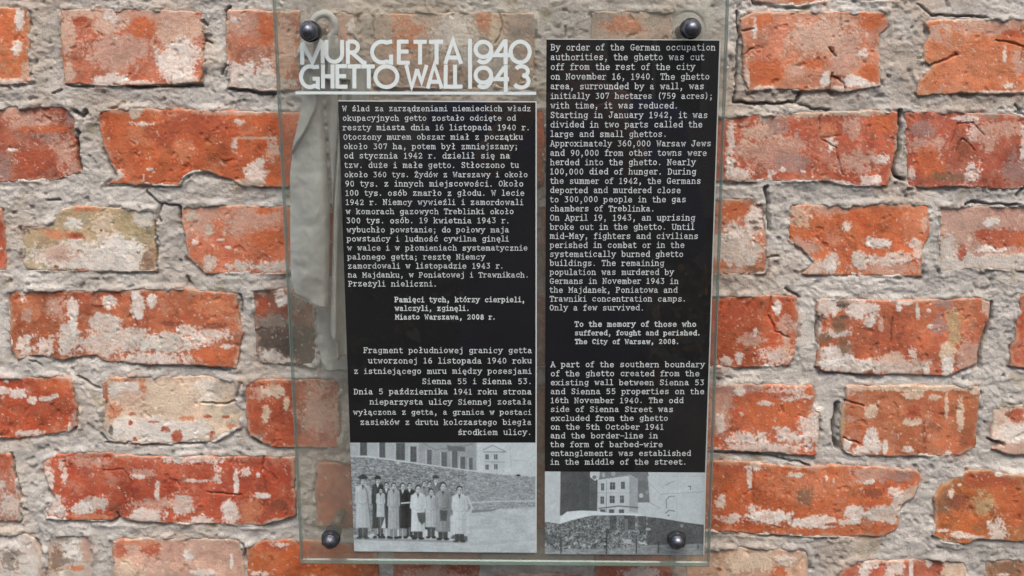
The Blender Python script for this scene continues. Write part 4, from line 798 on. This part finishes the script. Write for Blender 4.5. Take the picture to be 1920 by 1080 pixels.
def person(p, x, top, w_, coat, hem, foot, hat=None, hair=58, face=166, legs=72):
    h = w_*.33
    p.poly([(x-w_*.34,hem-10),(x+w_*.34,hem-10),(x+w_*.32,foot),(x-w_*.30,foot)], legs, 3)
    p.line([(x,hem),(x,foot-6)], 4, legs+45, .7); p.ell(x-w_*.26,foot,w_*.2,12,58); p.ell(x+w_*.24,foot,w_*.2,12,58)
    p.poly([(x-w_*.18,top+h*2.0),(x-w_*.5,top+h*2.6),(x-w_*.58,(top+hem)/2),(x-w_*.46,(top+hem)/2+20),(x-w_*.5,hem),(x+w_*.5,hem),(x+w_*.44,(top+hem)/2+20),(x+w_*.58,(top+hem)/2),(x+w_*.5,top+h*2.6),(x+w_*.18,top+h*2.0)], coat, 4)
    p.line([(x-w_*.38,top+h*3.6),(x-w_*.36,(top+hem)/2+10),(x-8,(top+hem)/2+26)], 4, coat-42, .6); p.line([(x+w_*.38,top+h*3.6),(x+w_*.36,(top+hem)/2+10),(x+8,(top+hem)/2+26)], 4, coat-42, .6)
    p.poly([(x+w_*.1,top+h*2.6),(x+w_*.52,top+h*2.7),(x+w_*.5,hem),(x+w_*.2,hem)], coat-22, 14, .6); p.poly([(x-w_*.45,top+h*2.7),(x-w_*.2,top+h*2.5),(x-w_*.15,hem),(x-w_*.4,hem)], coat+14, 12, .5)
    p.line([(x,top+h*3.2),(x+2,hem)], 3, coat-30, .5); p.poly([(x-13,top+h*2.1),(x+13,top+h*2.1),(x,top+h*3.3)], 80 if coat > 110 else 180, 3)
    p.line([(x-w_*.25,(top+hem)/2+50),(x-w_*.28,hem)], 3, coat-22, .5); p.line([(x+w_*.25,(top+hem)/2+60),(x+w_*.22,hem)], 3, coat-22, .5)
    p.ell(x, top+h*1.08, h*.66, h*.78, hair); p.ell(x+2, top+h*1.42, h*.54, h*.78, face, .1); p.poly([(x-h*.3,top+h*2.1),(x+h*.35,top+h*2.05),(x+h*.3,top+h*1.75),(x-h*.1,top+h*2.0)], face-40, 4, .6); p.ell(x+h*.3, top+h*1.5, h*.2, h*.5, face-35, .3, .6)
    p.line([(x-h*.32,top+h*1.25),(x-h*.1,top+h*1.25)], 3, 90, .8); p.line([(x+h*.14,top+h*1.25),(x+h*.38,top+h*1.25)], 3, 90, .8); p.line([(x-h*.15,top+h*1.85),(x+h*.2,top+h*1.85)], 2.5, 100, .7)
    if hat: p.ell(x, top+h*.55, h*1.0, h*.42, hat); p.ell(x, top+h*.35, h*.62, h*.5, hat)
person(p1, 728, 375, 84, 130, 700, 800); person(p1, 775, 380, 84, 120, 700, 800); person(p1, 830, 335, 90, 110, 700, 820, hat=70)
person(p1, 320, 340, 96, 66, 800, 880, hat=56, legs=120); person(p1, 600, 392, 90, 62, 790, 870)
person(p1, 395, 385, 96, 74, 800, 880, legs=150); person(p1, 345, 440, 70, 168, 700, 860, legs=80)
person(p1, 540, 388, 104, 58, 800, 880, legs=120); person(p1, 460, 388, 100, 150, 805, 885, legs=120)
p1.poly([(385,700),(350,800),(390,800)], 176, 4)
person(p1, 790, 440, 100, 158, 790, 880)
person(p1, 190, 330, 128, 160, 795, 885, hat=66, legs=76); p1.line([(190,420),(225,470),(260,780)], 5, 96, .6)
person(p1, 675, 405, 124, 178, 828, 890); p1.poly([(665,665),(740,660),(738,740),(712,770),(680,735)], 84, 5)
person(p1, 895, 380, 128, 128, 830, 895, hair=66); p1.poly([(868,640),(935,645),(925,735),(872,735)], 80, 5)
person(p1, 1040, 412, 124, 172, 850, 915, legs=70); p1.line([(1110,520),(1150,620),(1118,700)], 10, 168, .9); p1.line([(1010,720),(1110,722)], 3, 130, .6)
p1.line([(530,580),(600,574)], 6, 190, .9)
p1.poly([(980,860),(1110,870),(1110,915),(960,890)], 74, 5, .8); p1.poly([(110,880),(900,905),(1110,920),(1100,930),(110,900)], 110, 6, .6)
p1.build(DP, 'grey print of a group of people standing before a stone wall')

p2 = Pic(1010, 870, 5.647, [(1021.5,884), (1322,886), (1318.5,1040), (1021.5,1038.5)], 304, 158)
p2.g[:] = 168
p2.poly([(232,60),(545,60),(545,540),(225,545)], 80, 3); p2.poly([(545,120),(625,170),(625,540),(545,540)], 88, 3)
for k in range(5): p2.line([(550+k*16,180),(550+k*16,520)], 2, 66+12*(k%2), .5)
p2.poly([(545,90),(620,150),(600,180),(545,140)], 176, 3); p2.ell(590,140,22,20,110)
p2.poly([(625,160),(960,110),(1050,160),(1050,520),(620,520)], 168, 3); p2.poly([(960,120),(1055,165),(1050,520),(960,500)], 142, 4)
p2.poly([(650,60),(1150,60),(1160,260),(1060,250),(1050,160),(960,110),(640,158)], 112, 4); p2.ell(688,115,18,26,150); p2.ell(790,100,24,30,140); p2.line([(640,160),(960,118)], 5, 96, .8)
p2.poly([(1050,180),(1160,180),(1175,405),(1050,410)], 106, 6); p2.ell(1085,335,22,24,165); p2.ell(1150,300,20,24,130)
for a, t, w_ in [(662,205,32),(755,195,54),(872,188,40),(655,345,36),(752,338,52),(862,335,40)]:
    p2.rect(a, t, a+w_, t+76, 78, 3); p2.line([(a+w_/2,t),(a+w_/2,t+76)], 3, 140, .8); p2.line([(a,t+28),(a+w_,t+28)], 2, 140, .7)
p2.line([(720,170),(715,520)], 4, 100, .8); p2.line([(630,305),(1040,305)], 3, 130, .6); p2.line([(640,470),(850,445),(1050,462)], 7, 84, .8)
for a in (650, 745, 850): p2.rect(a, 480, a+55, 520, 84, 3)
p2.line([(1160,190),(1290,320),(1750,295)], 4, 132, .6); p2.line([(1350,220),(1440,180)], 4, 120, .7); p2.line([(1355,470),(1350,380),(1380,345),(1440,340)], 6, 110, .7)
p2.line([(1345,520),(1380,490),(1440,500)], 5, 92, .8); p2.line([(1470,90),(1460,560)], 3, 140, .5); p2.line([(1580,240),(1605,232),(1608,270)], 4, 80); p2.line([(1170,400),(1280,470)], 4, 120, .6)
p2.line([(1440,130),(1750,130)], 3, 140, .5); p2.ell(1375,545,12,8,84); p2.line([(1160,120),(1150,90)], 6, 96)
p2.line([(1260,210),(1340,260)], 3, 140, .4)
mound = [(60,610),(230,635),(330,600),(560,545),(900,540),(1160,560),(1300,575),(1560,620),(1760,645),(1760,980),(60,980)]
p2.poly([(225,560),(300,505),(450,492),(620,498),(760,522),(1000,524),(1140,548),(1160,570),(900,560),(560,560),(330,610),(225,630)], 186, 4)
p2.poly(mound, 104, 4)
mm = inside(p2.x, p2.y, mound); p2.g += mm*(fbm(p2.x, p2.y, 26, 4, 5, .75)*26 + fbm(p2.x, p2.y, 11, 2, 6, .8)*30)*np.where(p2.x < 1150, 1.1, .3)*np.where(p2.y > 560, 1, .5)
p2.g -= mm*20*(p2.x > 1150)
p2.g += mm*(p2.x < 1150)*(p2.y > 640)*sstep(.35, .8, fbm(p2.x*.7, p2.y*1.5, 34, 4, 15, .7))*46
for x0_, x1_, t in [(755,825,548),(905,1020,545),(1060,1140,550)]: p2.rect(x0_, t, x1_, 700, 74, 4, .7)
p2.rect(910, 580, 945, 720, 128, 6, .6); p2.poly([(230,840),(60,830),(60,740),(230,760)], 78, 8, .5)
p2.poly([(880,790),(980,800),(990,850),(900,830)], 164, 5, .8); p2.poly([(1060,820),(1150,845),(1150,856),(1060,842)], 170, 4, .9); p2.ell(1160,690,30,14,150); p2.ell(1515,655,16,16,128)
p2.poly([(1150,860),(1760,845),(1760,980),(60,980),(60,900),(700,900)], 138, 12, .75); p2.g += (p2.y > 840)*fbm(p2.x*.5, p2.y*1.5, 24, 3, 12)*14
p2.line([(1240,885),(1740,880)], 4, 96, .7); p2.line([(250,850),(230,830),(245,930)], 5, 80, .8)
for a, t, bb in [(238,780,945),(722,690,950),(1038,800,945),(1272,820,940),(1690,860,890)]: p2.line([(a,t),(a-4,bb)], 7, 66, .9)
p2.build(DP, 'grey print of bombed buildings behind a mound of rubble')
quad('photograph_edge', [(1022,1039), (1320.6,1040.8), (1324.2,886), (1022,885)], DU, M_EDGE, plaque)
quad('photograph_edge', [(664.5,1034), (1006.2,1037), (1006.6,831), (657,831)], DU, M_EDGE, plaque)

# ------------------------------------------------------------------ bolts
def metal(name, col, rough, rust=None):
    m, nt, b = simple(name, col, rough, 1.0)
    geo = N(nt, 'ShaderNodeNewGeometry').outputs['Position']; n = noise(nt, 330, 6, .65, geo)
    c = mix(nt, tuple(srgb(col)), ramp(nt, n.outputs[0], .35, (.55, .55, .6), .7, (1.15, 1.1, 1.1)).outputs[0], 1.0, 'MULTIPLY')
    if rust:
        r = ramp(nt, noise(nt, 210, 5, .7, geo).outputs[0], .5, (0,)*3, .62, (1,)*3).outputs[0]
        c = mix(nt, c, tuple(srgb(rust)), r); nt.links.new(math_(nt, 'SUBTRACT', 1.0, r), b.inputs['Metallic'])
    nt.links.new(c, b.inputs['Base Color'])
    rr = ramp(nt, n.outputs[0], .3, (rough*1.3,)*3, .7, (rough*.7,)*3).outputs[0]; nt.links.new(rr, b.inputs['Roughness'])
    return m
M_NUT = metal('galvanised_steel', (106, 110, 116), .48); M_ROD = metal('rusty_steel', (132, 130, 126), .6, (120, 98, 70))
M_RUB = simple('black_rubber', (30, 31, 32), .7)[0]
def lathe(prof, n=32, hexa=None):
    """prof: (radius, y) list; axis along -y"""
    v = []; f = []
    for r, d in prof:
        for k in range(n):
            a = 2*math.pi*k/n; v.append((r*math.cos(a), -d, r*math.sin(a)))
    for j in range(len(prof)-1):
        for k in range(n): f.append((j*n+k, j*n+(k+1) % n, (j+1)*n+(k+1) % n, (j+1)*n+k))
    f.append(tuple(range((len(prof)-1)*n, len(prof)*n))); f.append(tuple(reversed(range(n))))
    return v, f
def mounting_bolt(px, py, label, rot, size=.88):
    X, Z = P(px, py, GF + .010)
    t = thing('mounting_bolt', label, 'bolt', (X, 0, Z), 'steel cap bolts at the corners of the plaque')
    t.rotation_euler = (0, rot, 0)
    s = size
    v, f = lathe([(.0055*s, -.004), (.0055*s, GB-.011)], 20); new_mesh('threaded_rod', np.array(v), f, M_ROD, t, True)
    v, f = lathe([(.0055, GB-.012), (.0078*s, GB-.012), (.0082*s, GB-.0115), (.0082*s, GB-.0042), (.0078*s, GB-.0038), (.0055, GB-.0038)], 6)
    new_mesh('back_nut', np.array(v), f, M_ROD, t)
    v, f = lathe([(.0055, GB-.0036), (.0086*s, GB-.0036), (.0088*s, GB-.0034), (.0088*s, GB-.0018), (.0086*s, GB-.0015), (.0055, GB-.0015)], 36)
    new_mesh('rear_washer', np.array(v), f, M_NUT, t)
    v, f = lathe([(.0050, GF+.0002), (.0099*s, GF+.0002), (.0101*s, GF+.0006), (.0101*s, GF+.0014), (.0097*s, GF+.0017), (.005, GF+.0017)], 40)
    new_mesh('washer', np.array(v), f, M_RUB, t)
    # cap nut: hexagon with chamfered corners, then a dome
    rows = []; n = 48; R0 = .0096*s; h0 = GF+.0018; hh = .0072*s
    for q, (kr, d) in enumerate([(.90, 0), (1, .0006), (1, hh-.0014), (.93, hh-.0002)]):
        row = []
        for k in range(n):
            a = 2*math.pi*k/n; am = (a + math.pi/6) % (math.pi/3) - math.pi/6
            rh = R0*math.cos(math.pi/6)/math.cos(am); r = min(rh, R0*kr*.985) if kr < 1 else min(rh, R0*.985)
            row.append((r*math.cos(a), -(h0+d), r*math.sin(a)))
        rows.append(row)
    rd = .0068*s
    for q in range(0, 9):
        e = q/8*math.pi/2*.985; rr = rd*math.cos(e)*(1.0 if q else 1.0); d = hh + rd*1.02*math.sin(e)
        rows.append([(rr*math.cos(2*math.pi*k/n), -(h0+d), rr*math.sin(2*math.pi*k/n)) for k in range(n)])
    v = [p for r_ in rows for p in r_]; f = []
    for j in range(len(rows)-1):
        for k in range(n): f.append((j*n+k, j*n+(k+1) % n, (j+1)*n+(k+1) % n, (j+1)*n+k))
    f.append(tuple(range((len(rows)-1)*n, len(rows)*n)))
    o = new_mesh('cap_nut', np.array(v), f, M_NUT, t)
    for p in o.data.polygons: p.use_smooth = p.index >= 4*n
    return t
mounting_bolt(577.5, 58, 'domed steel bolt holding the scarf at the top of the plaque, above the letter M', .1)
mounting_bolt(1298.5, 53, 'domed steel bolt above the English text panel, in a pale mortar patch', .35)
mounting_bolt(617.5, 1017, 'domed steel bolt left of the printed group photograph', .2)
mounting_bolt(1271, 1018, 'domed steel bolt standing over the rubble photograph', 0.0)

# ------------------------------------------------------------------ scarf behind the glass
m, nt, b = simple('wool_scarf', (204, 203, 197), .95, 0, .1)
geo = N(nt, 'ShaderNodeNewGeometry').outputs['Position']
wv = N(nt, 'ShaderNodeTexWave', wave_type='BANDS', bands_direction='Z'); wv.inputs['Scale'].default_value = 620; wv.inputs['Distortion'].default_value = 1.5; nt.links.new(geo, wv.inputs['Vector'])
wv2 = N(nt, 'ShaderNodeTexWave', wave_type='BANDS', bands_direction='X'); wv2.inputs['Scale'].default_value = 620; wv2.inputs['Distortion'].default_value = 1.5; nt.links.new(geo, wv2.inputs['Vector'])
hgt = math_(nt, 'ADD', wv.outputs[1], wv2.outputs[1]); bp = N(nt, 'ShaderNodeBump'); bp.inputs['Strength'].default_value = .3; bp.inputs['Distance'].default_value = .0003
nt.links.new(hgt, bp.inputs['Height']); nt.links.new(bp.outputs[0], b.inputs['Normal'])
cn = noise(nt, 90, 6, .65, geo); cc = mix(nt, tuple(srgb((176, 178, 176))), ramp(nt, cn.outputs[0], .3, (.86, .86, .85), .7, (1.05, 1.05, 1.05)).outputs[0], 1.0, 'MULTIPLY')
nt.links.new(cc, b.inputs['Base Color']); M_SCARF = m
def layer(left, right, depth, fold, ny=90, nx=26, thick=.0012):
    """left/right: pixel outlines top to bottom; depth(u,v) metres in front of the wall"""
    ly = [p[1] for p in left]; lx = [p[0] for p in left]; ry = [p[1] for p in right]; rx = [p[0] for p in right]
    v = np.linspace(0, 1, ny); u = np.linspace(0, 1, nx)
    yl = ly[0] + (ly[-1]-ly[0])*v; yr = ry[0] + (ry[-1]-ry[0])*v
    xl = np.interp(yl, ly, lx); xr = np.interp(yr, ry, rx)
    U, Vv = np.meshgrid(u, v); px = xl[:, None]*(1-U) + xr[:, None]*U; py = yl[:, None]*(1-U) + yr[:, None]*U
    d = depth(U, Vv, px, py); X, Z = unproj(px, py, .03)
    a = np.stack([X, -d, Z], -1).reshape(-1, 3); bk = a.copy(); bk[:, 1] += thick
    f = grid_faces(ny, nx); n = ny*nx; f2 = f[:, ::-1] + n
    idx = np.arange(n).reshape(ny, nx); ring = np.concatenate([idx[0], idx[1:, -1], idx[-1, ::-1][1:], idx[::-1, 0][1:-1]])
    side = np.array([(ring[k], ring[(k+1) % len(ring)], ring[(k+1) % len(ring)]+n, ring[k]+n) for k in range(len(ring))])
    return np.concatenate([a, bk]), np.concatenate([f, f2, side])
def join(parts):
    V_, F_ = [], []; o = 0
    for v, f in parts: V_.append(v); F_.append(f+o); o += len(v)
    return np.concatenate(V_), np.concatenate(F_)
def fr(px, py, sc_, seed): return fbm(px, py, sc_, 3, seed)
def wav(c): return c
def flap(U, Vv, px, py):
    fx = np.interp(py, [120, 175, 205, 242, 270, 288, 296], [603, 602, 597, 580, 562, 551, 530])
    d = .034 + .0035*np.sin(U*3.1) + .0014*np.sin((px+py*.22)*.085) + .0014*fr(px, py, 60, 1) + .0006*fr(px, py, 18, 2) - .007*np.exp(-(1-U)/.045)
    return d + .0055*sstep(0, 3.0, fx-px)*(py < 292)
L1 = layer([(576,120),(572,175),(564,225),(551,283),(546,325),(545,430),(546,500),(547,526),(555,548),(575,563)],
           [(602,120),(603,190),(608,260),(614,340),(617,390),(617,450),(616,500),(615,540),(614,560),(613,577)], flap, 0, ny=150, nx=40)
L2 = layer([(607,120),(608,190),(613,260),(619,340),(621,394)], [(633,120),(632,190),(629,260),(625,340),(623,394)],
           lambda U, Vv, px, py: .023 + .002*np.sin(U*3.1) + .0008*fr(px, py, 30, 12), 0, ny=50, nx=16)
L4 = layer([(636,120),(636,190),(633,260),(628,330),(623,398),(620,470),(617,560),(615,622),(618,636),(628,646),(631,676)],
           [(690,120),(690,200),(690,300),(688,400),(686,500),(684,560),(682,600),(676,640),(670,655),(664,668),(656,674)],
           lambda U, Vv, px, py: .026 + .003*np.cos((px-628)*.20) - .006*sstep(0, 2.5, px-np.interp(py, [120,330,500,640,680], [650,637,630,629,634])) - .005*np.exp(-U/.03) + .0012*fr(px, py, 50, 3) + .0004*fr(px, py, 14, 4), 0, nx=60)
L3 = layer([(588,560),(588,590),(588,615),(590,640),(593,665),(598,688),(606,703)],
           [(655,560),(656,590),(656,620),(656,650),(656,670),(655,690),(654,706)],
           lambda U, Vv, px, py: .012 + .003*np.sin(U*5 + 1.2) + .0012*fr(px, py, 40, 5) + .0005*fr(px, py, 14, 6), 0, nx=40)
# loop over the bolt: a band climbing from the folds, round the rod and down again
def band(cx, r0, r1, a0, a1, dep, n=40, m_=14):
    th = np.linspace(R(a0), R(a1), n); q = np.linspace(0, 1, m_); A, Q = np.meshgrid(th, q, indexing='ij')
    rad = r0 + (r1-r0)*Q; px = cx[0] + rad*np.cos(A); py = cx[1] - rad*np.sin(A)*1.12
    d = dep + .0022*np.sin(Q*3.1) - .001*Q + .0006*fr(px, py, 26, 8); X, Z = unproj(px, py, .03)
    a = np.stack([X, -d, Z], -1).reshape(-1, 3); bk = a.copy(); bk[:, 1] += .0012
    f = grid_faces(n, m_); N_ = n*m_; idx = np.arange(N_).reshape(n, m_)
    ring = np.concatenate([idx[0], idx[1:, -1], idx[-1, ::-1][1:], idx[::-1, 0][1:-1]])
    side = np.array([(ring[k], ring[(k+1) % len(ring)], ring[(k+1) % len(ring)]+N_, ring[k]+N_) for k in range(len(ring))])
    return np.concatenate([a, bk]), np.concatenate([f, f[:, ::-1]+N_, side])
B1 = band((603, 50), 15, 29, 195, -60, .021)
L0 = layer([(579,66),(584,90),(590,115),(594,150)], [(628,66),(636,90),(646,115),(660,150)],
           lambda U, Vv, px, py: .026 + .0042*np.cos((px-590)*.24) + .0012*fr(px, py, 30, 11), 0, ny=50, nx=40)
v, f = join([L1, L2, L4, L3, L0, B1])
scarf = new_mesh('scarf', v, f, M_SCARF, None, True)
scarf['label'] = 'pale grey frayed scarf hanging behind the left side of the glass plaque from the bolt'; scarf['category'] = 'scarf'
# fringe: short yarn ends along the lower hems
fv, ff = [], []
def yarn(px, py, L, dx, dep):
    n = 4; b0 = len(fv); w_ = .00035
    for k in range(n+1):
        t = k/n; X, Z = unproj(px + dx*t*t, py + L*t, .03)
        for s_ in ((-w_, 0), (0, -w_), (w_, 0), (0, w_)): fv.append((float(X)+s_[0], -dep+s_[1], float(Z)))
    for k in range(n):
        for q in range(4): a = b0+k*4+q; c_ = b0+k*4+(q+1) % 4; ff.append((a, c_, c_+4, a+4))
for k in range(26): yarn(607+k*1.9, 702+min(k, 3)+random.uniform(-1, 1), random.uniform(5, 12), random.uniform(-3, 3), .013+random.uniform(-.002, .002))
for k in range(14): yarn(631+k*1.8, 672, random.uniform(4, 9), random.uniform(-2, 2), .023)
for k in range(24): t = k/23; yarn(554+t*58, 548+t*28, random.uniform(1.5, 4), random.uniform(-2, 2), .038)
for k in range(8): yarn(546+random.uniform(0, 2), 505+k*4, random.uniform(1, 3), random.uniform(-4, -1), .037)
new_mesh('fringe', np.array(fv), np.array(ff), M_SCARF, scarf)['kind'] = 'stuff'

# ------------------------------------------------------------------ ground in front of the wall (seen only mirrored in the glass)
def ground_mat():
    m, nt, b = mat_new('paving'); geo = N(nt, 'ShaderNodeNewGeometry').outputs['Position']
    c = ramp(nt, noise(nt, 3, 8, .65, geo).outputs[0], .3, tuple(srgb((52, 49, 45))), .7, tuple(srgb((80, 76, 70)))).outputs[0]
    nt.links.new(c, b.inputs['Base Color']); b.inputs['Roughness'].default_value = .9; return m
g = new_mesh('ground', np.array([(-60, .2, 0), (60, .2, 0), (60, -120, 0), (-60, -120, 0)]), [(0, 3, 2, 1)], ground_mat()); g['kind'] = 'structure'

# ------------------------------------------------------------------ what stands behind the camera and is mirrored in the glass
M_COAT = simple('navy_cloth', (42, 54, 118), .95, 0, .1)[0]; M_SKIN = simple('skin', (190, 140, 118), .6)[0]; M_HAIR = simple('dark_hair', (38, 30, 26), .7)[0]
M_TROUS = simple('dark_trousers', (30, 31, 36), .95, 0, .1)[0]; M_SHOE = simple('shoe_leather', (32, 28, 26), .6)[0]
def skinned(name, pts, edges, rad, mat, parent, sub=2):
    me = bpy.data.meshes.new(name); me.from_pydata(pts, edges, []); o = bpy.data.objects.new(name, me); C.objects.link(o)
    if parent: o.parent = parent
    mo = o.modifiers.new('skin', 'SKIN'); mo.use_smooth_shade = True
    for vtx, r in zip(me.skin_vertices[0].data, rad): vtx.radius = (r, r*.8) if not isinstance(r, tuple) else r
    me.skin_vertices[0].data[0].use_root = True
    o.modifiers.new('smooth', 'SUBSURF').levels = sub; o.modifiers['smooth'].render_levels = sub
    me.materials.append(mat); return o
per = thing('person', 'person in a dark navy coat holding up a phone in front of the plaque', 'person', (0.09, -1.30, 0))
pts = [(0,0,.95),(0,0,1.15),(0,-.01,1.32),(0,0,1.44),(0,.01,1.52),(0,.02,1.60),(0,.02,1.70),
       (-.20,0,1.40),(-.25,.05,1.15),(-.12,.26,1.38),(-.06,.34,1.46), (.20,0,1.40),(.25,.05,1.15),(.12,.26,1.38),(.06,.34,1.46),
       (-.10,0,.88),(-.11,.03,.50),(-.11,-.01,.08),(-.12,.12,.03),(.10,0,.88),(.11,.03,.50),(.11,-.01,.08),(.12,.12,.03)]
edg = [(0,1),(1,2),(2,3),(3,4),(4,5),(5,6),(3,7),(7,8),(8,9),(9,10),(3,11),(11,12),(12,13),(13,14),(0,15),(15,16),(16,17),(17,18),(0,19),(19,20),(20,21),(21,22)]
rad = [(.17,.12),(.16,.12),(.19,.12),(.14,.10),.055,.085,.075,.07,.052,.036,.028,.07,.052,.036,.028,.095,.065,.045,.04,.095,.065,.045,.04]
skinned('body', pts, edg, rad, M_SKIN, per)
coat = [(0,0,.78),(0,0,.95),(0,0,1.15),(0,-.01,1.32),(0,0,1.43),(0,.0,1.49),(-.21,0,1.40),(-.26,.05,1.15),(-.13,.25,1.375),(.21,0,1.40),(.26,.05,1.15),(.13,.25,1.375)]
skinned('coat', coat, [(0,1),(1,2),(2,3),(3,4),(4,5),(4,6),(6,7),(7,8),(4,9),(9,10),(10,11)], [(.24,.17),(.22,.16),(.20,.15),(.23,.15),(.16,.12),.085,.09,.075,.055,.09,.075,.055], M_COAT, per)
skinned('trousers', [(0,0,.93),(-.10,0,.86),(-.11,.03,.50),(-.11,-.01,.10),(.10,0,.86),(.11,.03,.50),(.11,-.01,.10)], [(0,1),(1,2),(2,3),(0,4),(4,5),(5,6)], [(.15,.12),.11,.08,.065,.11,.08,.065], M_TROUS, per)
skinned('hair', [(0,-.02,1.58),(0,-.03,1.68),(0,0,1.765)], [(0,1),(1,2)], [(.085,.08),(.098,.098),.07], M_HAIR, per)
for sx in (-1, 1):
    skinned('shoe', [(sx*.11,-.05,.05),(sx*.115,.06,.045),(sx*.125,.18,.035)], [(0,1),(1,2)], [.05,.052,.038], M_SHOE, per)
    skinned('hand', [(sx*.06,.34,1.46),(sx*.05,.355,1.50)], [(0,1)], [(.028,.02),(.032,.018)], M_SKIN, per, 1)
    for k in range(4):
        skinned('finger', [(sx*.058,.352,1.485+.017*k),(sx*.066,.366,1.487+.018*k),(sx*.056,.378,1.488+.018*k),(sx*.036,.380,1.489+.018*k)], [(0,1),(1,2),(2,3)], [.0095,.009,.0085,.007], M_SKIN, per, 1)
    skinned('thumb', [(sx*.046,.345,1.47),(sx*.050,.340,1.50),(sx*.034,.338,1.52)], [(0,1),(1,2)], [.012,.010,.008], M_SKIN, per, 1)
    skinned('ear', [(sx*.082,.02,1.63),(sx*.088,.015,1.66)], [(0,1)], [.014,.016], M_SKIN, per, 1)
    skinned('eye', [(sx*.030,.098,1.655),(sx*.030,.100,1.656)], [(0,1)], [.010,.010], M_HAIR, per, 1)
skinned('nose', [(0,.095,1.655),(0,.112,1.62)], [(0,1)], [.010,.014], M_SKIN, per, 1)
# phone: a thin rounded slab held just behind the lens
ph = thing('phone', 'black phone held level in both hands of the person in navy', 'phone', (0, -DIST-.012, CAM_Z))
def slab(name, w_, h_, d_, y0, mat, parent, r=.008):
    o = []
    for cx, cz, a0 in ((w_/2-r, h_/2-r, 0), (-w_/2+r, h_/2-r, 90), (-w_/2+r, -h_/2+r, 180), (w_/2-r, -h_/2+r, 270)):
        for k in range(5): a = R(a0+k*22.5); o.append((cx+r*math.cos(a), cz+r*math.sin(a)))
    n = len(o); v = [(a, y0, b_) for a, b_ in o] + [(a, y0-d_, b_) for a, b_ in o]
    f = [tuple(range(n)), tuple(range(2*n-1, n-1, -1))] + [(k+n, (k+1) % n+n, (k+1) % n, k) for k in range(n)]
    return new_mesh(name, np.array(v), f, mat, parent)
slab('phone_body', .155, .074, .008, 0, simple('phone_glass', (16, 17, 20), .2)[0], ph)
slab('camera_bump', .03, .03, .0015, .0016, simple('phone_rim', (40, 42, 46), .3)[0], ph)
# autumn shrubs and a brown brick building across the yard
def leafy(name, label, cx, cy, w_, h_, d_, n, cols, seed):
    r = np.random.RandomState(seed); t = thing(name, label, 'shrub', (cx, cy, 0))
    q = r.normal(size=(n, 3)); q /= np.linalg.norm(q, axis=1)[:, None]; q *= r.uniform(.45, 1, (n, 1))**.5
    lump = 1 + .28*np.sin(q[:, 0]*7+seed) * np.cos(q[:, 2]*6)
    ctr = np.stack([q[:, 0]*w_/2*lump, q[:, 1]*d_/2*lump, h_*.54 + q[:, 2]*h_*.46*lump], -1)
    u = r.normal(size=(n, 3)); u /= np.linalg.norm(u, axis=1)[:, None]; v_ = np.cross(u, r.normal(size=(n, 3))); v_ /= np.linalg.norm(v_, axis=1)[:, None]
    L = r.uniform(.03, .06, (n, 1)); Wd = L*.45
    vs_ = np.stack([ctr-u*L, ctr+v_*Wd, ctr+u*L, ctr-v_*Wd], 1).reshape(-1, 3); fs = np.arange(n*4).reshape(-1, 4)
    cc = np.repeat(srgb(np.array(cols)[r.randint(len(cols), size=n)] * r.uniform(.75, 1.15, (n, 1))), 4, axis=0)
    new_mesh('foliage', vs_, fs, M_LEAF, t, False, cc)['kind'] = 'stuff'
    for k in range(5):
        a = r.uniform(0, 6.28); e = (math.cos(a)*w_*.25, math.sin(a)*d_*.25, h_*.7)
        skinned('stem', [(math.cos(a)*.05, math.sin(a)*.05, 0), (e[0]*.5, e[1]*.5, h_*.35), e], [(0, 1), (1, 2)], [.02, .014, .008], M_BARK, t, 1)
m, nt, b = simple('leaf', (90, 90, 40), .7); at = N(nt, 'ShaderNodeAttribute', attribute_name='tint'); nt.links.new(at.outputs[0], b.inputs['Base Color']); M_LEAF = m
M_BARK = simple('bark', (70, 56, 44), .9)[0]
GRN = [(44, 58, 30), (54, 66, 34), (36, 46, 28)]; YEL = [(176, 128, 34), (150, 100, 30), (120, 88, 34), (84, 76, 34)]
SH = [(-1.35,-3.0,1.5,1.25,GRN,'dark green shrub left of the person in the yard'),(-.35,-3.6,1.3,1.2,GRN,'dark green shrub behind the person in the yard'),
      (-2.6,-3.1,1.4,1.3,GRN,'dark green shrub at the far left end of the yard'),(-.9,-4.2,.8,.62,YEL,'low yellow autumn shrub left of the person'),
      (1.25,-4.3,1.1,.60,YEL,'low yellow autumn shrub right of the person'),(.35,-3.4,.6,.42,YEL,'small yellow autumn shrub just behind the person')]
for k, (cx, cy, w_, h_, cl, nm) in enumerate(SH):
    leafy('shrub', nm, cx, cy, w_, h_, .9 if cl is GRN else .5, 2600 if cl is GRN else 900, cl, 30+k)
# the brown tenement on the far side of the yard
bld = thing('apartment_building', 'brown rendered tenement with rows of windows facing the plaque across the yard', 'building', (4.5, -10, 0))
def box(name, x0, x1, y0, y1, z0, z1, mat, parent):
    v = [(x, y, z) for x in (x0, x1) for y in (y0, y1) for z in (z0, z1)]
    return new_mesh(name, np.array(v), [(0,1,3,2),(4,6,7,5),(0,4,5,1),(2,3,7,6),(0,2,6,4),(1,5,7,3)], mat, parent)
box('facade', -4.2, 9, -3, 0, 0, 7, print_mat('brown_render', (186, 158, 142), .1), bld)
M_FR = simple('window_frame_paint', (190, 184, 172), .6)[0]; M_PN = simple('window_pane', (30, 34, 38), .1)[0]
for fl in range(2):
    for k in range(6):
        x0 = -3.6 + k*2.1; z0 = 1.0 + fl*3.1
        fo = box('window_frame', x0, x0+1.1, .003, .05, z0, z0+1.6, M_FR, bld)
        for q in range(2): box('pane', x0+.07+q*.5, x0+.53+q*.5, .05, .056, z0+.08, z0+1.52, M_PN, fo)
box('roof_cornice', -4.4, 9.2, -3.2, .2, 7, 7.3, M_FR, bld)
